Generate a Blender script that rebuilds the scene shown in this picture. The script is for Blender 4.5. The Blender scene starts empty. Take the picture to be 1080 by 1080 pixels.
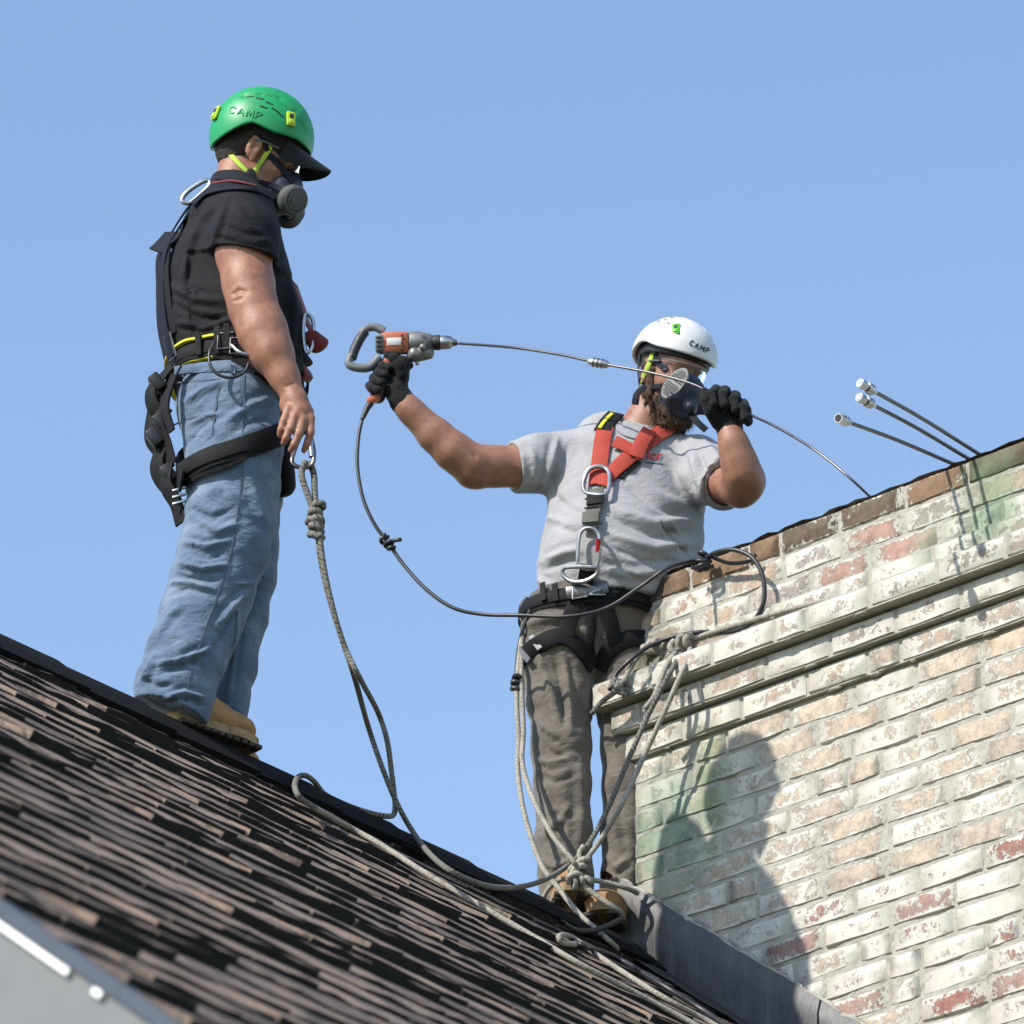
import bpy, bmesh, math, random
import numpy as np
from mathutils import Vector, Matrix, Euler
from mathutils.bvhtree import BVHTree
import openvdb

random.seed(7); rng = np.random.default_rng(7)
scene = bpy.context.scene
COL = scene.collection

# ---------------------------------------------------------------- camera, sky, sun, exposure
ELEV = math.radians(27.5)          # the lens looks up at the roof
FPX = 7000.0                       # focal length in photo pixels (1080 wide)
CAM = np.array([0.0, 0.0, 1.6])
cam_d = bpy.data.cameras.new('camera'); cam = bpy.data.objects.new('camera', cam_d); COL.objects.link(cam)
cam.location = CAM; cam.rotation_euler = (math.pi/2 + ELEV, 0, 0)
cam_d.sensor_width = 36; cam_d.lens = 36*FPX/1080; cam_d.clip_end = 5000; cam_d.clip_start = .1
cam_d.dof.use_dof = True; cam_d.dof.focus_distance = 16.7; cam_d.dof.aperture_fstop = 8
scene.camera = cam

SUN_TO = np.array([-.585, -.505, .635]); SUN_TO = SUN_TO/np.linalg.norm(SUN_TO)     # towards the sun
world = bpy.data.worlds.new('World'); scene.world = world; world.use_nodes = True
wn = world.node_tree.nodes; wl = world.node_tree.links
sky = wn.new('ShaderNodeTexSky'); sky.sky_type = 'NISHITA'; sky.sun_disc = False
sky.sun_elevation = math.asin(SUN_TO[2]); sky.sun_rotation = math.atan2(SUN_TO[0], SUN_TO[1])
sky.altitude = 200; sky.air_density = 1.0; sky.dust_density = .35; sky.ozone_density = 0.4
wl.new(sky.outputs[0], wn['Background'].inputs[0]); wn['Background'].inputs[1].default_value = .15
sun_d = bpy.data.lights.new('sun', 'SUN'); sun = bpy.data.objects.new('sun', sun_d); COL.objects.link(sun)
sun_d.energy = 3.6; sun_d.angle = math.radians(.5); sun_d.color = (1, .95, .87)
sun.rotation_euler = Vector(SUN_TO).to_track_quat('Z', 'Y').to_euler(); sun.location = (-20, -5, 30)
scene.view_settings.view_transform = 'Standard'; scene.view_settings.look = 'None'
scene.view_settings.exposure = 0.80; scene.view_settings.gamma = 1.0

# ---------------------------------------------------------------- photo pixel <-> world
_fw = np.array([0, math.cos(ELEV), math.sin(ELEV)]); _up = np.array([0, -math.sin(ELEV), math.cos(ELEV)]); _rt = np.array([1., 0, 0])
def ray(x, y): return _rt*((x-540)/FPX) + _up*((540-y)/FPX) + _fw
def P(x, y, Y):                     # point seen at photo pixel (x, y) that stands Y metres away over the ground
    r = ray(x, y); return CAM + r*(Y/r[1])
def proj(V):
    V = np.asarray(V, float) - CAM; d = V@_fw
    return np.stack([540 + FPX*(V@_rt)/d, 540 - FPX*(V@_up)/d], -1)
def nrm(v): v = np.asarray(v, float); return v/np.linalg.norm(v)

# ---------------------------------------------------------------- object helpers
WORLD = {}
def wloc(o): return WORLD.get(o.name, np.zeros(3)) if o is not None else np.zeros(3)
def link(o, parent, loc):
    COL.objects.link(o); WORLD[o.name] = np.asarray(loc, float)
    if parent is not None: o.parent = parent
    o.location = WORLD[o.name] - wloc(parent)
    return o
def tag(o, label=None, cat=None, group=None, kind=None):
    if label: o['label'] = label
    if cat: o['category'] = cat
    if group: o['group'] = group
    if kind: o['kind'] = kind
    return o
def thing(name, loc, label, cat, group=None):
    o = bpy.data.objects.new(name, None); o.empty_display_size = .1
    link(o, None, loc); return tag(o, label, cat, group)
def mk(name, V, F, mat, parent=None, smooth=True, uv=None, auto=None):
    """one mesh object from world-space vertices; its origin sits at the middle of the piece"""
    V = np.asarray(V, float); c = (V.min(0)+V.max(0))/2
    me = bpy.data.meshes.new(name); me.from_pydata((V-c).tolist(), [], [list(map(int, f)) for f in F] if not isinstance(F, np.ndarray) else F.tolist())
    me.validate(); me.materials.append(mat)
    if uv is not None:
        l = me.uv_layers.new(name='UVMap')
        idx = np.empty(len(me.loops), np.int32); me.loops.foreach_get('vertex_index', idx)
        l.data.foreach_set('uv', np.asarray(uv, np.float32)[idx].ravel())
    if smooth:
        me.polygons.foreach_set('use_smooth', [True]*len(me.polygons))
        if auto is not None: me.set_sharp_from_angle(angle=math.radians(auto))
    me.update()
    return link(bpy.data.objects.new(name, me), parent, c)

class Geo:
    """collects shapes for ONE mesh"""
    def __init__(s): s.V = []; s.F = []; s.n = 0
    def add(s, V, F):
        V = np.asarray(V, float); s.V.append(V); s.F += [[int(i)+s.n for i in f] for f in F]; s.n += len(V); return s
    def box(s, c, size, R=np.eye(3), bev=0.0):
        hx, hy, hz = np.asarray(size)/2; b = min(bev, hx*.9, hy*.9, hz*.9)
        bm = bmesh.new(); bmesh.ops.create_cube(bm, size=2)
        for v in bm.verts: v.co = (v.co.x*hx, v.co.y*hy, v.co.z*hz)
        if b > 0: bmesh.ops.bevel(bm, geom=bm.edges[:], offset=b, segments=2, affect='EDGES', profile=.5)
        bm.verts.ensure_lookup_table()
        V = np.array([v.co[:] for v in bm.verts])@np.asarray(R) + np.asarray(c); F = [[v.index for v in f.verts] for f in bm.faces]; bm.free()
        return s.add(V, F)
    def lathe(s, prof, o, ax, seg=20, x=None):
        """prof: list of (along, radius) about axis ax from origin o"""
        ax = nrm(ax); x = np.cross(ax, [0, 0, 1.]) if x is None else np.asarray(x, float)
        if np.linalg.norm(x) < 1e-4: x = np.array([1., 0, 0])
        x = nrm(x - ax*(x@ax)); y = np.cross(ax, x); V = []; F = []
        for h, r in prof:
            for k in range(seg):
                a = 2*math.pi*k/seg; V.append(o + ax*h + (x*math.cos(a)+y*math.sin(a))*max(r, 1e-5))
        m = len(prof)
        for i in range(m-1):
            for k in range(seg):
                k2 = (k+1) % seg; F.append([i*seg+k, i*seg+k2, (i+1)*seg+k2, (i+1)*seg+k])
        F.append(list(range(seg))[::-1]); F.append([(m-1)*seg+k for k in range(seg)])
        return s.add(V, F)
    def prism(s, pts, d0, d1, o, ex, ey, ez):
        """2-D outline pts in (ex, ey) extruded from d0 to d1 along ez"""
        n = len(pts); V = [o + ex*p[0] + ey*p[1] + ez*d0 for p in pts] + [o + ex*p[0] + ey*p[1] + ez*d1 for p in pts]
        F = [list(range(n))[::-1], list(range(n, 2*n))] + [[k, (k+1) % n, n+(k+1) % n, n+k] for k in range(n)]
        return s.add(V, F)
    def tube(s, pts, r, seg=10, closed=False, caps=True):
        V, F, _ = sweep(pts, r, seg, closed, caps); return s.add(V, F)
    def mk(s, name, mat, parent=None, smooth=True, auto=35): return mk(name, np.concatenate(s.V), s.F, mat, parent, smooth, None, auto)

def spline(pts, step=.012, closed=False):
    """centripetal-like Catmull-Rom through pts, resampled evenly"""
    p = np.asarray(pts, float)
    if closed: q = np.concatenate([p[-1:], p, p[:2]])
    else: q = np.concatenate([2*p[:1]-p[1:2], p, 2*p[-1:]-p[-2:-1]])
    out = []
    for i in range(1, len(q)-2):
        n = max(4, int(np.linalg.norm(q[i+1]-q[i])/step*2)); t = np.linspace(0, 1, n, endpoint=False)[:, None]
        a, b, c, d = q[i-1], q[i], q[i+1], q[i+2]
        out.append(.5*((2*b)+(c-a)*t+(2*a-5*b+4*c-d)*t*t+(3*b-a-3*c+d)*t**3))
    out = np.concatenate(out + ([] if closed else [p[-1:]]))
    L = np.concatenate([[0], np.cumsum(np.linalg.norm(np.diff(out, axis=0), axis=1))])
    n = max(3, int(L[-1]/step)); t = np.linspace(0, L[-1], n)
    return np.stack([np.interp(t, L, out[:, k]) for k in range(3)], 1)
def frames(p, closed=False):
    t = np.gradient(p, axis=0); t /= np.linalg.norm(t, axis=1)[:, None]+1e-12
    n = np.cross(t[0], [0.3, -1, .2]); n /= np.linalg.norm(n); N = [n]
    for i in range(1, len(p)):
        n = n - t[i]*(n@t[i]); n = n/(np.linalg.norm(n)+1e-12); N.append(n)
    N = np.array(N); return t, N, np.cross(t, N)
def sweep(p, r, seg=10, closed=False, caps=True):
    p = np.asarray(p, float); n = len(p); t, N, B = frames(p)
    r = np.broadcast_to(np.asarray(r, float), (n,)); a = np.arange(seg)*2*math.pi/seg
    V = p[:, None] + (N[:, None]*np.cos(a)[None, :, None] + B[:, None]*np.sin(a)[None, :, None])*r[:, None, None]
    V = V.reshape(-1, 3); F = []
    m = n if closed else n-1
    for i in range(m):
        j = (i+1) % n
        for k in range(seg):
            k2 = (k+1) % seg; F.append([i*seg+k, i*seg+k2, j*seg+k2, j*seg+k])
    if caps and not closed: F.append(list(range(seg))[::-1]); F.append([(n-1)*seg+k for k in range(seg)])
    L = np.concatenate([[0], np.cumsum(np.linalg.norm(np.diff(p, axis=0), axis=1))])
    uv = np.stack([np.repeat(L, seg), np.tile(np.abs(np.arange(seg)/seg*2-1), n)], 1)
    return V, F, uv
def rope(name, pts, r, mat, parent=None, step=.008, seg=10, closed=False, raw=False):
    p = np.asarray(pts) if raw else spline(pts, step, closed)
    V, F, uv = sweep(p, r, seg, closed); return mk(name, V, F, mat, parent, True, uv)
def ribbon(name, pts, nors, w, th, mat, parent=None, closed=False, step=.01, raw=False):
    """flat webbing: pts is the middle line, nors the outward side"""
    pts = np.asarray(pts, float); nors = np.asarray(nors, float)
    if not raw:
        L = np.concatenate([[0], np.cumsum(np.linalg.norm(np.diff(pts, axis=0), axis=1))]); n = max(4, int(L[-1]/step)); tt = np.linspace(0, L[-1], n)
        p2 = spline(pts, step, closed); s2 = np.linspace(0, L[-1], len(p2)); nors = np.stack([np.interp(s2, L, nors[:, k]) for k in range(3)], 1) if not closed else nors; pts = p2
    n = len(pts)
    if closed: t = np.roll(pts, -1, 0)-np.roll(pts, 1, 0)
    else: t = np.gradient(pts, axis=0)
    t /= np.linalg.norm(t, axis=1)[:, None]+1e-12
    nors = nors - t*(nors*t).sum(1)[:, None]; nors /= np.linalg.norm(nors, axis=1)[:, None]+1e-12
    b = np.cross(nors, t); w = np.broadcast_to(np.asarray(w, float), (n,))[:, None]
    sec = [(-.5, 0), (-.5, .8), (-.46, 1), (.46, 1), (.5, .8), (.5, 0)]; k = len(sec)
    V = np.stack([pts + b*w*x + nors*th*y for x, y in sec], 1).reshape(-1, 3); F = []
    for i in range(n if closed else n-1):
        j = (i+1) % n
        for q in range(k):
            q2 = (q+1) % k; F.append([i*k+q, i*k+q2, j*k+q2, j*k+q])
    if not closed: F.append(list(range(k))[::-1]); F.append([(n-1)*k+q for q in range(k)])
    L = np.concatenate([[0], np.cumsum(np.linalg.norm(np.diff(pts, axis=0), axis=1))])
    uv = np.stack([np.repeat(L, k), np.tile([x for x, y in sec], n)], 1)
    return mk(name, V, F, mat, parent, True, uv, 40)

# ---------------------------------------------------------------- materials
def N_(nt, t, **kw):
    n = nt.nodes.new(t)
    for k, v in kw.items():
        if k == 'inp':
            for a, b in v.items(): n.inputs[a].default_value = b
        else: setattr(n, k, v)
    return n
def newmat(name):
    m = bpy.data.materials.new(name); m.use_nodes = True; nt = m.node_tree
    return m, nt, nt.nodes['Principled BSDF']
def ramp(nt, fac, stops):
    r = N_(nt, 'ShaderNodeValToRGB'); e = r.color_ramp.elements
    while len(e) < len(stops): e.new(.5)
    for i, (p, c) in enumerate(stops): e[i].position = p; e[i].color = (*c, 1) if len(c) == 3 else c
    nt.links.new(fac, r.inputs[0]); return r.outputs[0]
def mixc(nt, fac, a, b, mode='MIX'):
    m = N_(nt, 'ShaderNodeMix', data_type='RGBA', blend_type=mode)
    for s, v in ((0, fac), (6, a), (7, b)):
        if isinstance(v, bpy.types.NodeSocket): nt.links.new(v, m.inputs[s])
        else: m.inputs[s].default_value = v if s == 0 else (*v[:3], 1)
    return m.outputs[2]
def maths(nt, op, a, b=0.0, clamp=False):
    m = N_(nt, 'ShaderNodeMath', operation=op, use_clamp=clamp)
    for s, v in ((0, a), (1, b)):
        if isinstance(v, bpy.types.NodeSocket): nt.links.new(v, m.inputs[s])
        else: m.inputs[s].default_value = v
    return m.outputs[0]
def noise(nt, vec, scale, detail=4, rough=.6, dist=0.0):
    n = N_(nt, 'ShaderNodeTexNoise'); n.inputs['Scale'].default_value = scale; n.inputs['Detail'].default_value = detail
    n.inputs['Roughness'].default_value = rough; n.inputs['Distortion'].default_value = dist
    if vec is not None: nt.links.new(vec, n.inputs['Vector'])
    return n.outputs['Fac']
def pos(nt): return N_(nt, 'ShaderNodeNewGeometry').outputs['Position']
def setbump(nt, bsdf, h, strength=.4, dist=.01, prev=None):
    b = N_(nt, 'ShaderNodeBump'); b.inputs['Strength'].default_value = strength; b.inputs['Distance'].default_value = dist
    nt.links.new(h, b.inputs['Height'])
    if prev is not None: nt.links.new(prev, b.inputs['Normal'])
    nt.links.new(b.outputs[0], bsdf.inputs['Normal']); return b.outputs[0]
def scaled(nt, vec, sx, sy, sz, rot=(0, 0, 0)):
    m = N_(nt, 'ShaderNodeMapping'); m.inputs['Scale'].default_value = (sx, sy, sz); m.inputs['Rotation'].default_value = rot
    nt.links.new(vec, m.inputs['Vector']); return m.outputs[0]
def mat(name, c, rough=.6, var=.25, scale=14, c2=None, bump=.25, bscale=220, bdist=.003, metal=0.0, spec=.5, sss=0.0, coat=0.0, dirt=0.0, sheen=0.0):
    """plain worn surface: two-scale colour variation, fine relief, uneven gloss"""
    m, nt, b = newmat(name); p = pos(nt)
    c2 = c2 or tuple(max(0, v*(1-var*1.6)) for v in c); c3 = tuple(min(1, v*(1+var*.7)) for v in c)
    col = ramp(nt, noise(nt, p, scale, 6, .65), [(.3, c2), (.52, c), (.75, c3)])
    if dirt: col = mixc(nt, maths(nt, 'MULTIPLY', ramp(nt, noise(nt, p, scale*.6, 5, .7, .5), [(.5, (0, 0, 0)), (.68, (1, 1, 1))]), dirt), col, (.06, .05, .04))
    nt.links.new(col, b.inputs['Base Color'])
    r = maths(nt, 'ADD', maths(nt, 'MULTIPLY', noise(nt, p, scale*2.3, 4), .25), rough-.12, True); nt.links.new(r, b.inputs['Roughness'])
    b.inputs['Metallic'].default_value = metal; b.inputs['Specular IOR Level'].default_value = spec; b.inputs['Coat Weight'].default_value = coat
    if sheen: b.inputs['Sheen Weight'].default_value = sheen; b.inputs['Sheen Roughness'].default_value = .6
    if sss: b.inputs['Subsurface Weight'].default_value = sss; b.inputs['Subsurface Radius'].default_value = (.012, .005, .003); b.inputs['Subsurface Scale'].default_value = 1
    if bump: setbump(nt, b, noise(nt, p, bscale, 3, .7), bump, bdist)
    return m
def fabric(name, c, weave=900, rough=.85, c2=None, c3=None, blotch=9, wr=.5, wscale=22, sheen=.2, fade=None, grain=.35):
    """cloth: fading blotches, thread grain, soft crumple relief"""
    m, nt, b = newmat(name); p = pos(nt)
    c2 = c2 or tuple(v*.72 for v in c); c3 = c3 or tuple(min(1, v*1.25) for v in c)
    col = ramp(nt, noise(nt, p, blotch, 5, .6), [(.3, c2), (.5, c), (.72, c3)])
    th = noise(nt, scaled(nt, p, 1, 1, .35), weave, 2, .8)
    col = mixc(nt, grain, col, ramp(nt, th, [(.3, tuple(v*.55 for v in c)), (.7, tuple(min(1, v*1.5) for v in c))]))
    nt.links.new(col, b.inputs['Base Color']); b.inputs['Roughness'].default_value = rough; b.inputs['Specular IOR Level'].default_value = .25
    b.inputs['Sheen Weight'].default_value = sheen; b.inputs['Sheen Roughness'].default_value = .5
    h1 = setbump(nt, b, noise(nt, scaled(nt, p, 1, 1, 1.7), wscale, 4, .55, .8), wr, .02)
    setbump(nt, b, th, .25, .0015, h1)
    return m
def metal(name, c, rough=.35, scuff=.5, scale=30):
    m, nt, b = newmat(name); p = pos(nt)
    n1 = noise(nt, p, scale, 6, .7)
    nt.links.new(ramp(nt, n1, [(.3, tuple(v*(1-scuff*.6) for v in c)), (.6, c)]), b.inputs['Base Color'])
    b.inputs['Metallic'].default_value = 1
    nt.links.new(maths(nt, 'ADD', maths(nt, 'MULTIPLY', n1, .3), rough-.12, True), b.inputs['Roughness'])
    setbump(nt, b, noise(nt, p, 160, 3), .12, .002); return m
# ================================================================ the setting: ground, house with its shingled roof
AZ = math.radians(49.8); PITCH = math.radians(39.0)
R_ = np.array([math.cos(AZ), math.sin(AZ), 0]); U_ = np.array([math.sin(AZ), -math.cos(AZ), 0]); Z_ = np.array([0, 0, 1.])
S_ = U_*math.cos(PITCH) - Z_*math.sin(PITCH); N_F = U_*math.sin(PITCH) + Z_*math.cos(PITCH)     # down the slope, off the slope
RIDGE = CAM + ray(300, 815)*16.28                       # a point on the top of the ridge cap
RO = RIDGE - Z_*.050                                    # the ridge of the shingle plane
def roofpt(x, y, off=0.0):
    r = ray(x, y); return CAM + r*(((RO + N_F*off - CAM)@N_F)/(r@N_F))
def rc_(i, j, k=0.0): return RO + R_*i + S_*j + N_F*k
def ridge_at(x):                                        # ridge top point seen at pixel column x
    r0, r1 = proj(RIDGE), proj(RIDGE+R_*1.0)
    lo, hi = -6., 9.
    for _ in range(50):
        m = (lo+hi)/2
        if proj(RIDGE+R_*m)[0] < x: lo = m
        else: hi = m
    return RIDGE + R_*lo
I_RAKE = (roofpt(95, 1013)-RO)@R_; I_END = 6.5; J_END = 7.4

m_ground = mat('ground_grass', (.07, .10, .035), .9, .4, .35, bump=.6, bscale=6, bdist=.05)
g = Geo(); g.add([(-2500, -2500, 0), (2500, -2500, 0), (2500, 2500, 0), (-2500, 2500, 0)], [[0, 1, 2, 3]])
tag(g.mk('ground', m_ground, None, False), kind='structure')

house = thing('house', RO*np.array([1, 1, 0]), 'house with steep brown shingled roof and black ridge under the two workers', 'house')
m_deck = mat('roof_felt', (.03, .028, .026), .9, .3, 9)
m_siding = mat('wall_paint', (.5, .5, .5), .7, .12, 3)
roof = Geo()
S2 = -U_*math.cos(PITCH) - Z_*math.sin(PITCH)
a, b = RO + R_*(I_RAKE+.01), RO + R_*I_END
roof.add([a, b, b+S_*J_END, a+S_*J_END, a+S2*J_END, b+S2*J_END] + [v - Z_*.12 for v in (a, b, b+S_*J_END, a+S_*J_END, a+S2*J_END, b+S2*J_END)],
         [[0, 3, 2, 1], [0, 1, 5, 4], [6, 7, 8, 9], [6, 10, 11, 7], [3, 9, 8, 2], [4, 5, 11, 10], [0, 6, 9, 3], [0, 4, 10, 6], [1, 2, 8, 7], [1, 7, 11, 5]])
roof_o = roof.mk('roof', m_deck, house, False)
# gable wall and long walls below the eaves
gi = I_RAKE + .22; ext = J_END - .35
w0 = RO + R_*gi + S_*ext - Z_*.13; w1 = RO + R_*gi + S2*ext - Z_*.13; wt = RO + R_*gi - Z_*.14
wg = Geo(); wg.add([w0*[1, 1, 0], w1*[1, 1, 0], w1, wt, w0] + [v + R_*.2 for v in (w0*[1, 1, 0], w1*[1, 1, 0], w1, wt, w0)], [[0, 1, 2, 3, 4], [5, 9, 8, 7, 6], [0, 5, 6, 1], [1, 6, 7, 2], [0, 4, 9, 5], [2, 7, 8, 3], [3, 8, 9, 4]]); wg.mk('gable_wall', m_siding, house, False)
e0 = w0 + R_*.2; e1 = RO + R_*(I_END-.2) + S_*ext - Z_*.13
we = Geo(); we.add([e0*[1, 1, 0], e1*[1, 1, 0], e1, e0] + [v - U_*.2 for v in (e0*[1, 1, 0], e1*[1, 1, 0], e1, e0)], [[0, 1, 2, 3], [7, 6, 5, 4], [0, 4, 5, 1], [3, 2, 6, 7], [0, 3, 7, 4], [1, 5, 6, 2]]); we.mk('side_wall', m_siding, house, False)

# shingles: random laminated tabs, butts proud of the course below
m_sh, nt, bs = newmat('asphalt_shingle'); p_ = pos(nt)
oi = N_(nt, 'ShaderNodeObjectInfo').outputs['Random']; isl = N_(nt, 'ShaderNodeNewGeometry').outputs['Random Per Island']
rnd = maths(nt, 'FRACT', maths(nt, 'ADD', maths(nt, 'MULTIPLY', oi, 7.31), maths(nt, 'MULTIPLY', isl, 3.7)))
base = ramp(nt, rnd, [(0, (.07, .053, .043)), (.18, (.27, .195, .15)), (.5, (.40, .285, .215)), (.72, (.31, .24, .19)), (.88, (.48, .335, .245)), (1, (.12, .09, .075))])
gran = noise(nt, p_, 420, 2, .9); blot = noise(nt, scaled(nt, p_, 1, 1, 1), 1.7, 6, .7, .6)
blot2 = noise(nt, p_, 9, 5, .7, .4)
col = mixc(nt, .55, base, ramp(nt, gran, [(.32, (.025, .02, .018)), (.5, (.18, .135, .11)), (.7, (.42, .34, .28))]))
col = mixc(nt, maths(nt, 'MULTIPLY', ramp(nt, blot, [(.50, (0, 0, 0)), (.64, (1, 1, 1))]), .75), col, (.022, .02, .019))
col = mixc(nt, maths(nt, 'MULTIPLY', ramp(nt, blot2, [(.51, (0, 0, 0)), (.62, (1, 1, 1))]), .88), col, (.022, .02, .019))
nt.links.new(col, bs.inputs['Base Color']); bs.inputs['Roughness'].default_value = .82; bs.inputs['Specular IOR Level'].default_value = .35
setbump(nt, bs, gran, .9, .004)
EXPO = .168
m_edge = mat('asphalt_cut_edge', (.012, .011, .010), .9, .3, 60, bump=.4)      # the cut edge has no granules: bare black asphalt
EDGE_IDX = [1 if (k < 12 and k % 3 == 2) else 0 for k in range(14)]
def shingle_mesh(t, seed):
    q = random.Random(seed); n = 5; V = []; F = []
    for k in range(n):
        x = -.5 + k/(n-1); jy = q.uniform(-.006, .006); jz = q.uniform(-.003, .004)
        if k in (0, n-1): jy *= .6
        V += [(x, -EXPO*1.12, -.001), (x, jy-.012, t*.86+jz), (x, jy, t+jz-.0015), (x, jy*.9-.001, -.002)]
    for k in range(n-1):
        for r in range(3): F.append((4*k+r, 4*k+r+1, 4*(k+1)+r+1, 4*(k+1)+r))
    F += [(3, 2, 1, 0), tuple(4*(n-1)+r for r in range(4))]
    return np.array(V), F
VAR = []
for sd in range(16):
    t = random.Random(sd).choice([.008, .012, .018]) ; V, F = shingle_mesh(t, sd)
    VAR.append((V, F))
slots = []
ncourse = int((J_END-.12)/EXPO)
for c in range(ncourse):
    j = .13 + c*EXPO; i = I_RAKE - .012 + random.uniform(-.02, 0) + (c % 3)*-.0; first = True
    while i < I_END-.3:
        w = random.uniform(.16, .34) if not first else random.uniform(.1, .3); first = False
        slots.append((i+w/2, j+random.uniform(-.003, .003), w-.004, random.randrange(16), random.uniform(-.004, .004))); i += w
M_roof = np.stack([-R_, S_, N_F], 0)
def seen(sl):
    ctr = rc_(sl[0], sl[1]-.04); q = proj(ctr); z = (ctr-CAM)@_fw
    if not (-45 < q[0] < 1010 and 600 < q[1] < 1130): return 0
    if (ctr-CHIM_C)@U_ > .02 and (ctr-CHIM_C)@R_ > .03: return 0
    return sl[2]/z**2
CHIM_C = roofpt(669, 1012)                               # foot of the chimney's far visible corner
sc_ = sorted(((seen(s), k) for k, s in enumerate(slots)), reverse=True)
top = set(k for v, k in sc_[:300] if v > 0)
meshes = {}
for vi, (V, F) in enumerate(VAR):
    me = bpy.data.meshes.new('shingle'); me.from_pydata(V.tolist(), [], F); me.materials.append(m_sh); me.materials.append(m_edge); me.polygons.foreach_set('material_index', EDGE_IDX); me.update(); meshes[vi] = me
rest = Geo()
for k, (i, j, w, vi, tw) in enumerate(slots):
    inside = (rc_(i, j)-CHIM_C)@U_ > .06 and .05 < (rc_(i, j)-CHIM_C)@R_ < .55
    if inside: continue
    if k in top:
        o = bpy.data.objects.new('shingle', meshes[vi]); link(o, roof_o, rc_(i, j))
        Mx = Matrix(M_roof.T.tolist()); o.rotation_euler = (Mx @ Matrix.Rotation(tw, 3, 'Z')).to_euler(); o.scale = (w, 1, 1)
    else:
        V = VAR[vi][0]*[w, 1, 1]; rest.add(V@M_roof + rc_(i, j), VAR[vi][1])
rest_o = tag(rest.mk('shingle_field', m_sh, roof_o, False), kind='stuff'); rest_o.data.materials.append(m_edge)
if len(rest_o.data.polygons) % 14 == 0: rest_o.data.polygons.foreach_set('material_index', EDGE_IDX*(len(rest_o.data.polygons)//14))
# far slope: plain sheet of shingle material, never faces the lens
far = Geo(); far.add([a-Z_*-.004+R_*-.02, b+Z_*.004, b+S2*J_END+Z_*.004, a+S2*J_END+Z_*.004+R_*-.02], [[0, 1, 2, 3]]); far.mk('far_slope', m_sh, house, False)

# black ridge cap pieces lapped along the ridge
m_cap, nt, bs = newmat('ridge_cap_black'); p_ = pos(nt)
gr = noise(nt, p_, 380, 2, .9)
nt.links.new(ramp(nt, gr, [(.3, (.003, .003, .003)), (.6, (.006, .006, .0065)), (.8, (.014, .014, .014))]), bs.inputs['Base Color']); bs.inputs['Roughness'].default_value = .9; bs.inputs['Specular IOR Level'].default_value = .15
setbump(nt, bs, gr, .7, .004)
i = I_RAKE - .03; k = 0
while i < I_END:
    ln = .30; tilt = .008
    Vs = []; jit = random.uniform(-.006, .006)
    for e, zz in ((0, .0), (ln+.07, tilt)):
        wn_ = .115 + jit + random.uniform(-.004, .004)
        prof = [RO+S_*wn_+N_F*-.004, RO+S_*(wn_+.004)+N_F*(.020+zz), RO+S_*.05+N_F*(.031+zz), RO+Z_*(.048+zz), RO+S2*.05+Z_*(.044+zz), RO+S2*wn_+Z_*(.03+zz), RO+S2*wn_-Z_*.004, RO-Z_*.02]
        Vs += [v + R_*(i+e) for v in prof]
    n = 8; F = [[q, (q+1) % n, n+(q+1) % n, n+q] for q in range(n)] + [list(range(n))[::-1], list(range(n, 2*n))]
    gc = Geo(); gc.add(Vs, F); gc.mk('ridge_cap', m_cap, house, False); i += ln

# rake: barge board, drip edge and white bars standing in for its sunlit lip at the gable end
m_barge = mat('grey_board', (.15, .15, .152), .6, .10, 5, bump=.1)
m_drip = mat('drip_edge_metal', (.045, .055, .075), .5, .2, 20, bump=.1)
m_glint = mat('lip_glint', (.85, .85, .83), .4, .05, 5, bump=.05)  # sun glint on the drip edge lip, put in as white colour
def rake_bar(name, j0, j1, k0, k1, i0, i1, m):
    gg = Geo(); V = [rc_(i, j, k) for j in (j0, j1) for k in (k0, k1) for i in (i0, i1)]
    gg.add(V, [[0, 1, 3, 2], [4, 6, 7, 5], [0, 4, 5, 1], [2, 3, 7, 6], [0, 2, 6, 4], [1, 5, 7, 3]]); return gg.mk(name, m, house, False)
IR = I_RAKE
rake_bar('barge_board', -.02, J_END+.05, -.27, -.022, IR-.03, IR-.002, m_barge)
rake_bar('drip_edge', -.02, J_END+.05, -.020, .004, IR-.037, IR-.001, m_drip)
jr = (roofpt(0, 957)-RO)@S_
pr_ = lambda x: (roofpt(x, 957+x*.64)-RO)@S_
for x0, x1 in ((-90, 77), (110, 121)): rake_bar('glint_strip', pr_(x0), pr_(x1), -.033, -.0225, IR-.040, IR-.031, m_glint)

# ================================================================ chimney
COR = CHIM_C.copy(); NF = -R_                            # visible face looks along -R
def facept(x, y, off=0.0):
    r = ray(x, y); o = COR + NF*off; return CAM + r*(((o-CAM)@R_)/(r@R_))
ZTOP = P(669, 619, COR[1])[2]
HC = .0742; HB = .0715
chimney = thing('chimney', COR, 'broad painted brick chimney with peeling cream paint and stepped ledge', 'chimney')
LEN = 1.75; DEP = .62
m_br, nt, bs = newmat('painted_brick'); p_ = pos(nt); oi = N_(nt, 'ShaderNodeObjectInfo')
var = noise(nt, p_, 38, 6, .75)
bcol = mixc(nt, .75, oi.outputs['Color'], ramp(nt, var, [(.3, (.45, .45, .45)), (.5, (1, 1, 1)), (.72, (1.35, 1.3, 1.25))]), 'MULTIPLY')
pm = maths(nt, 'ADD', maths(nt, 'MULTIPLY', noise(nt, p_, 21, 9, .78, .35), .55), maths(nt, 'MULTIPLY', noise(nt, scaled(nt, p_, 1, 1, .8), 85, 6, .85, .3), .45))
oc = N_(nt, 'ShaderNodeTexCoord').outputs['Object']; sx_ = N_(nt, 'ShaderNodeSeparateXYZ'); nt.links.new(oc, sx_.inputs[0])
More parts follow.
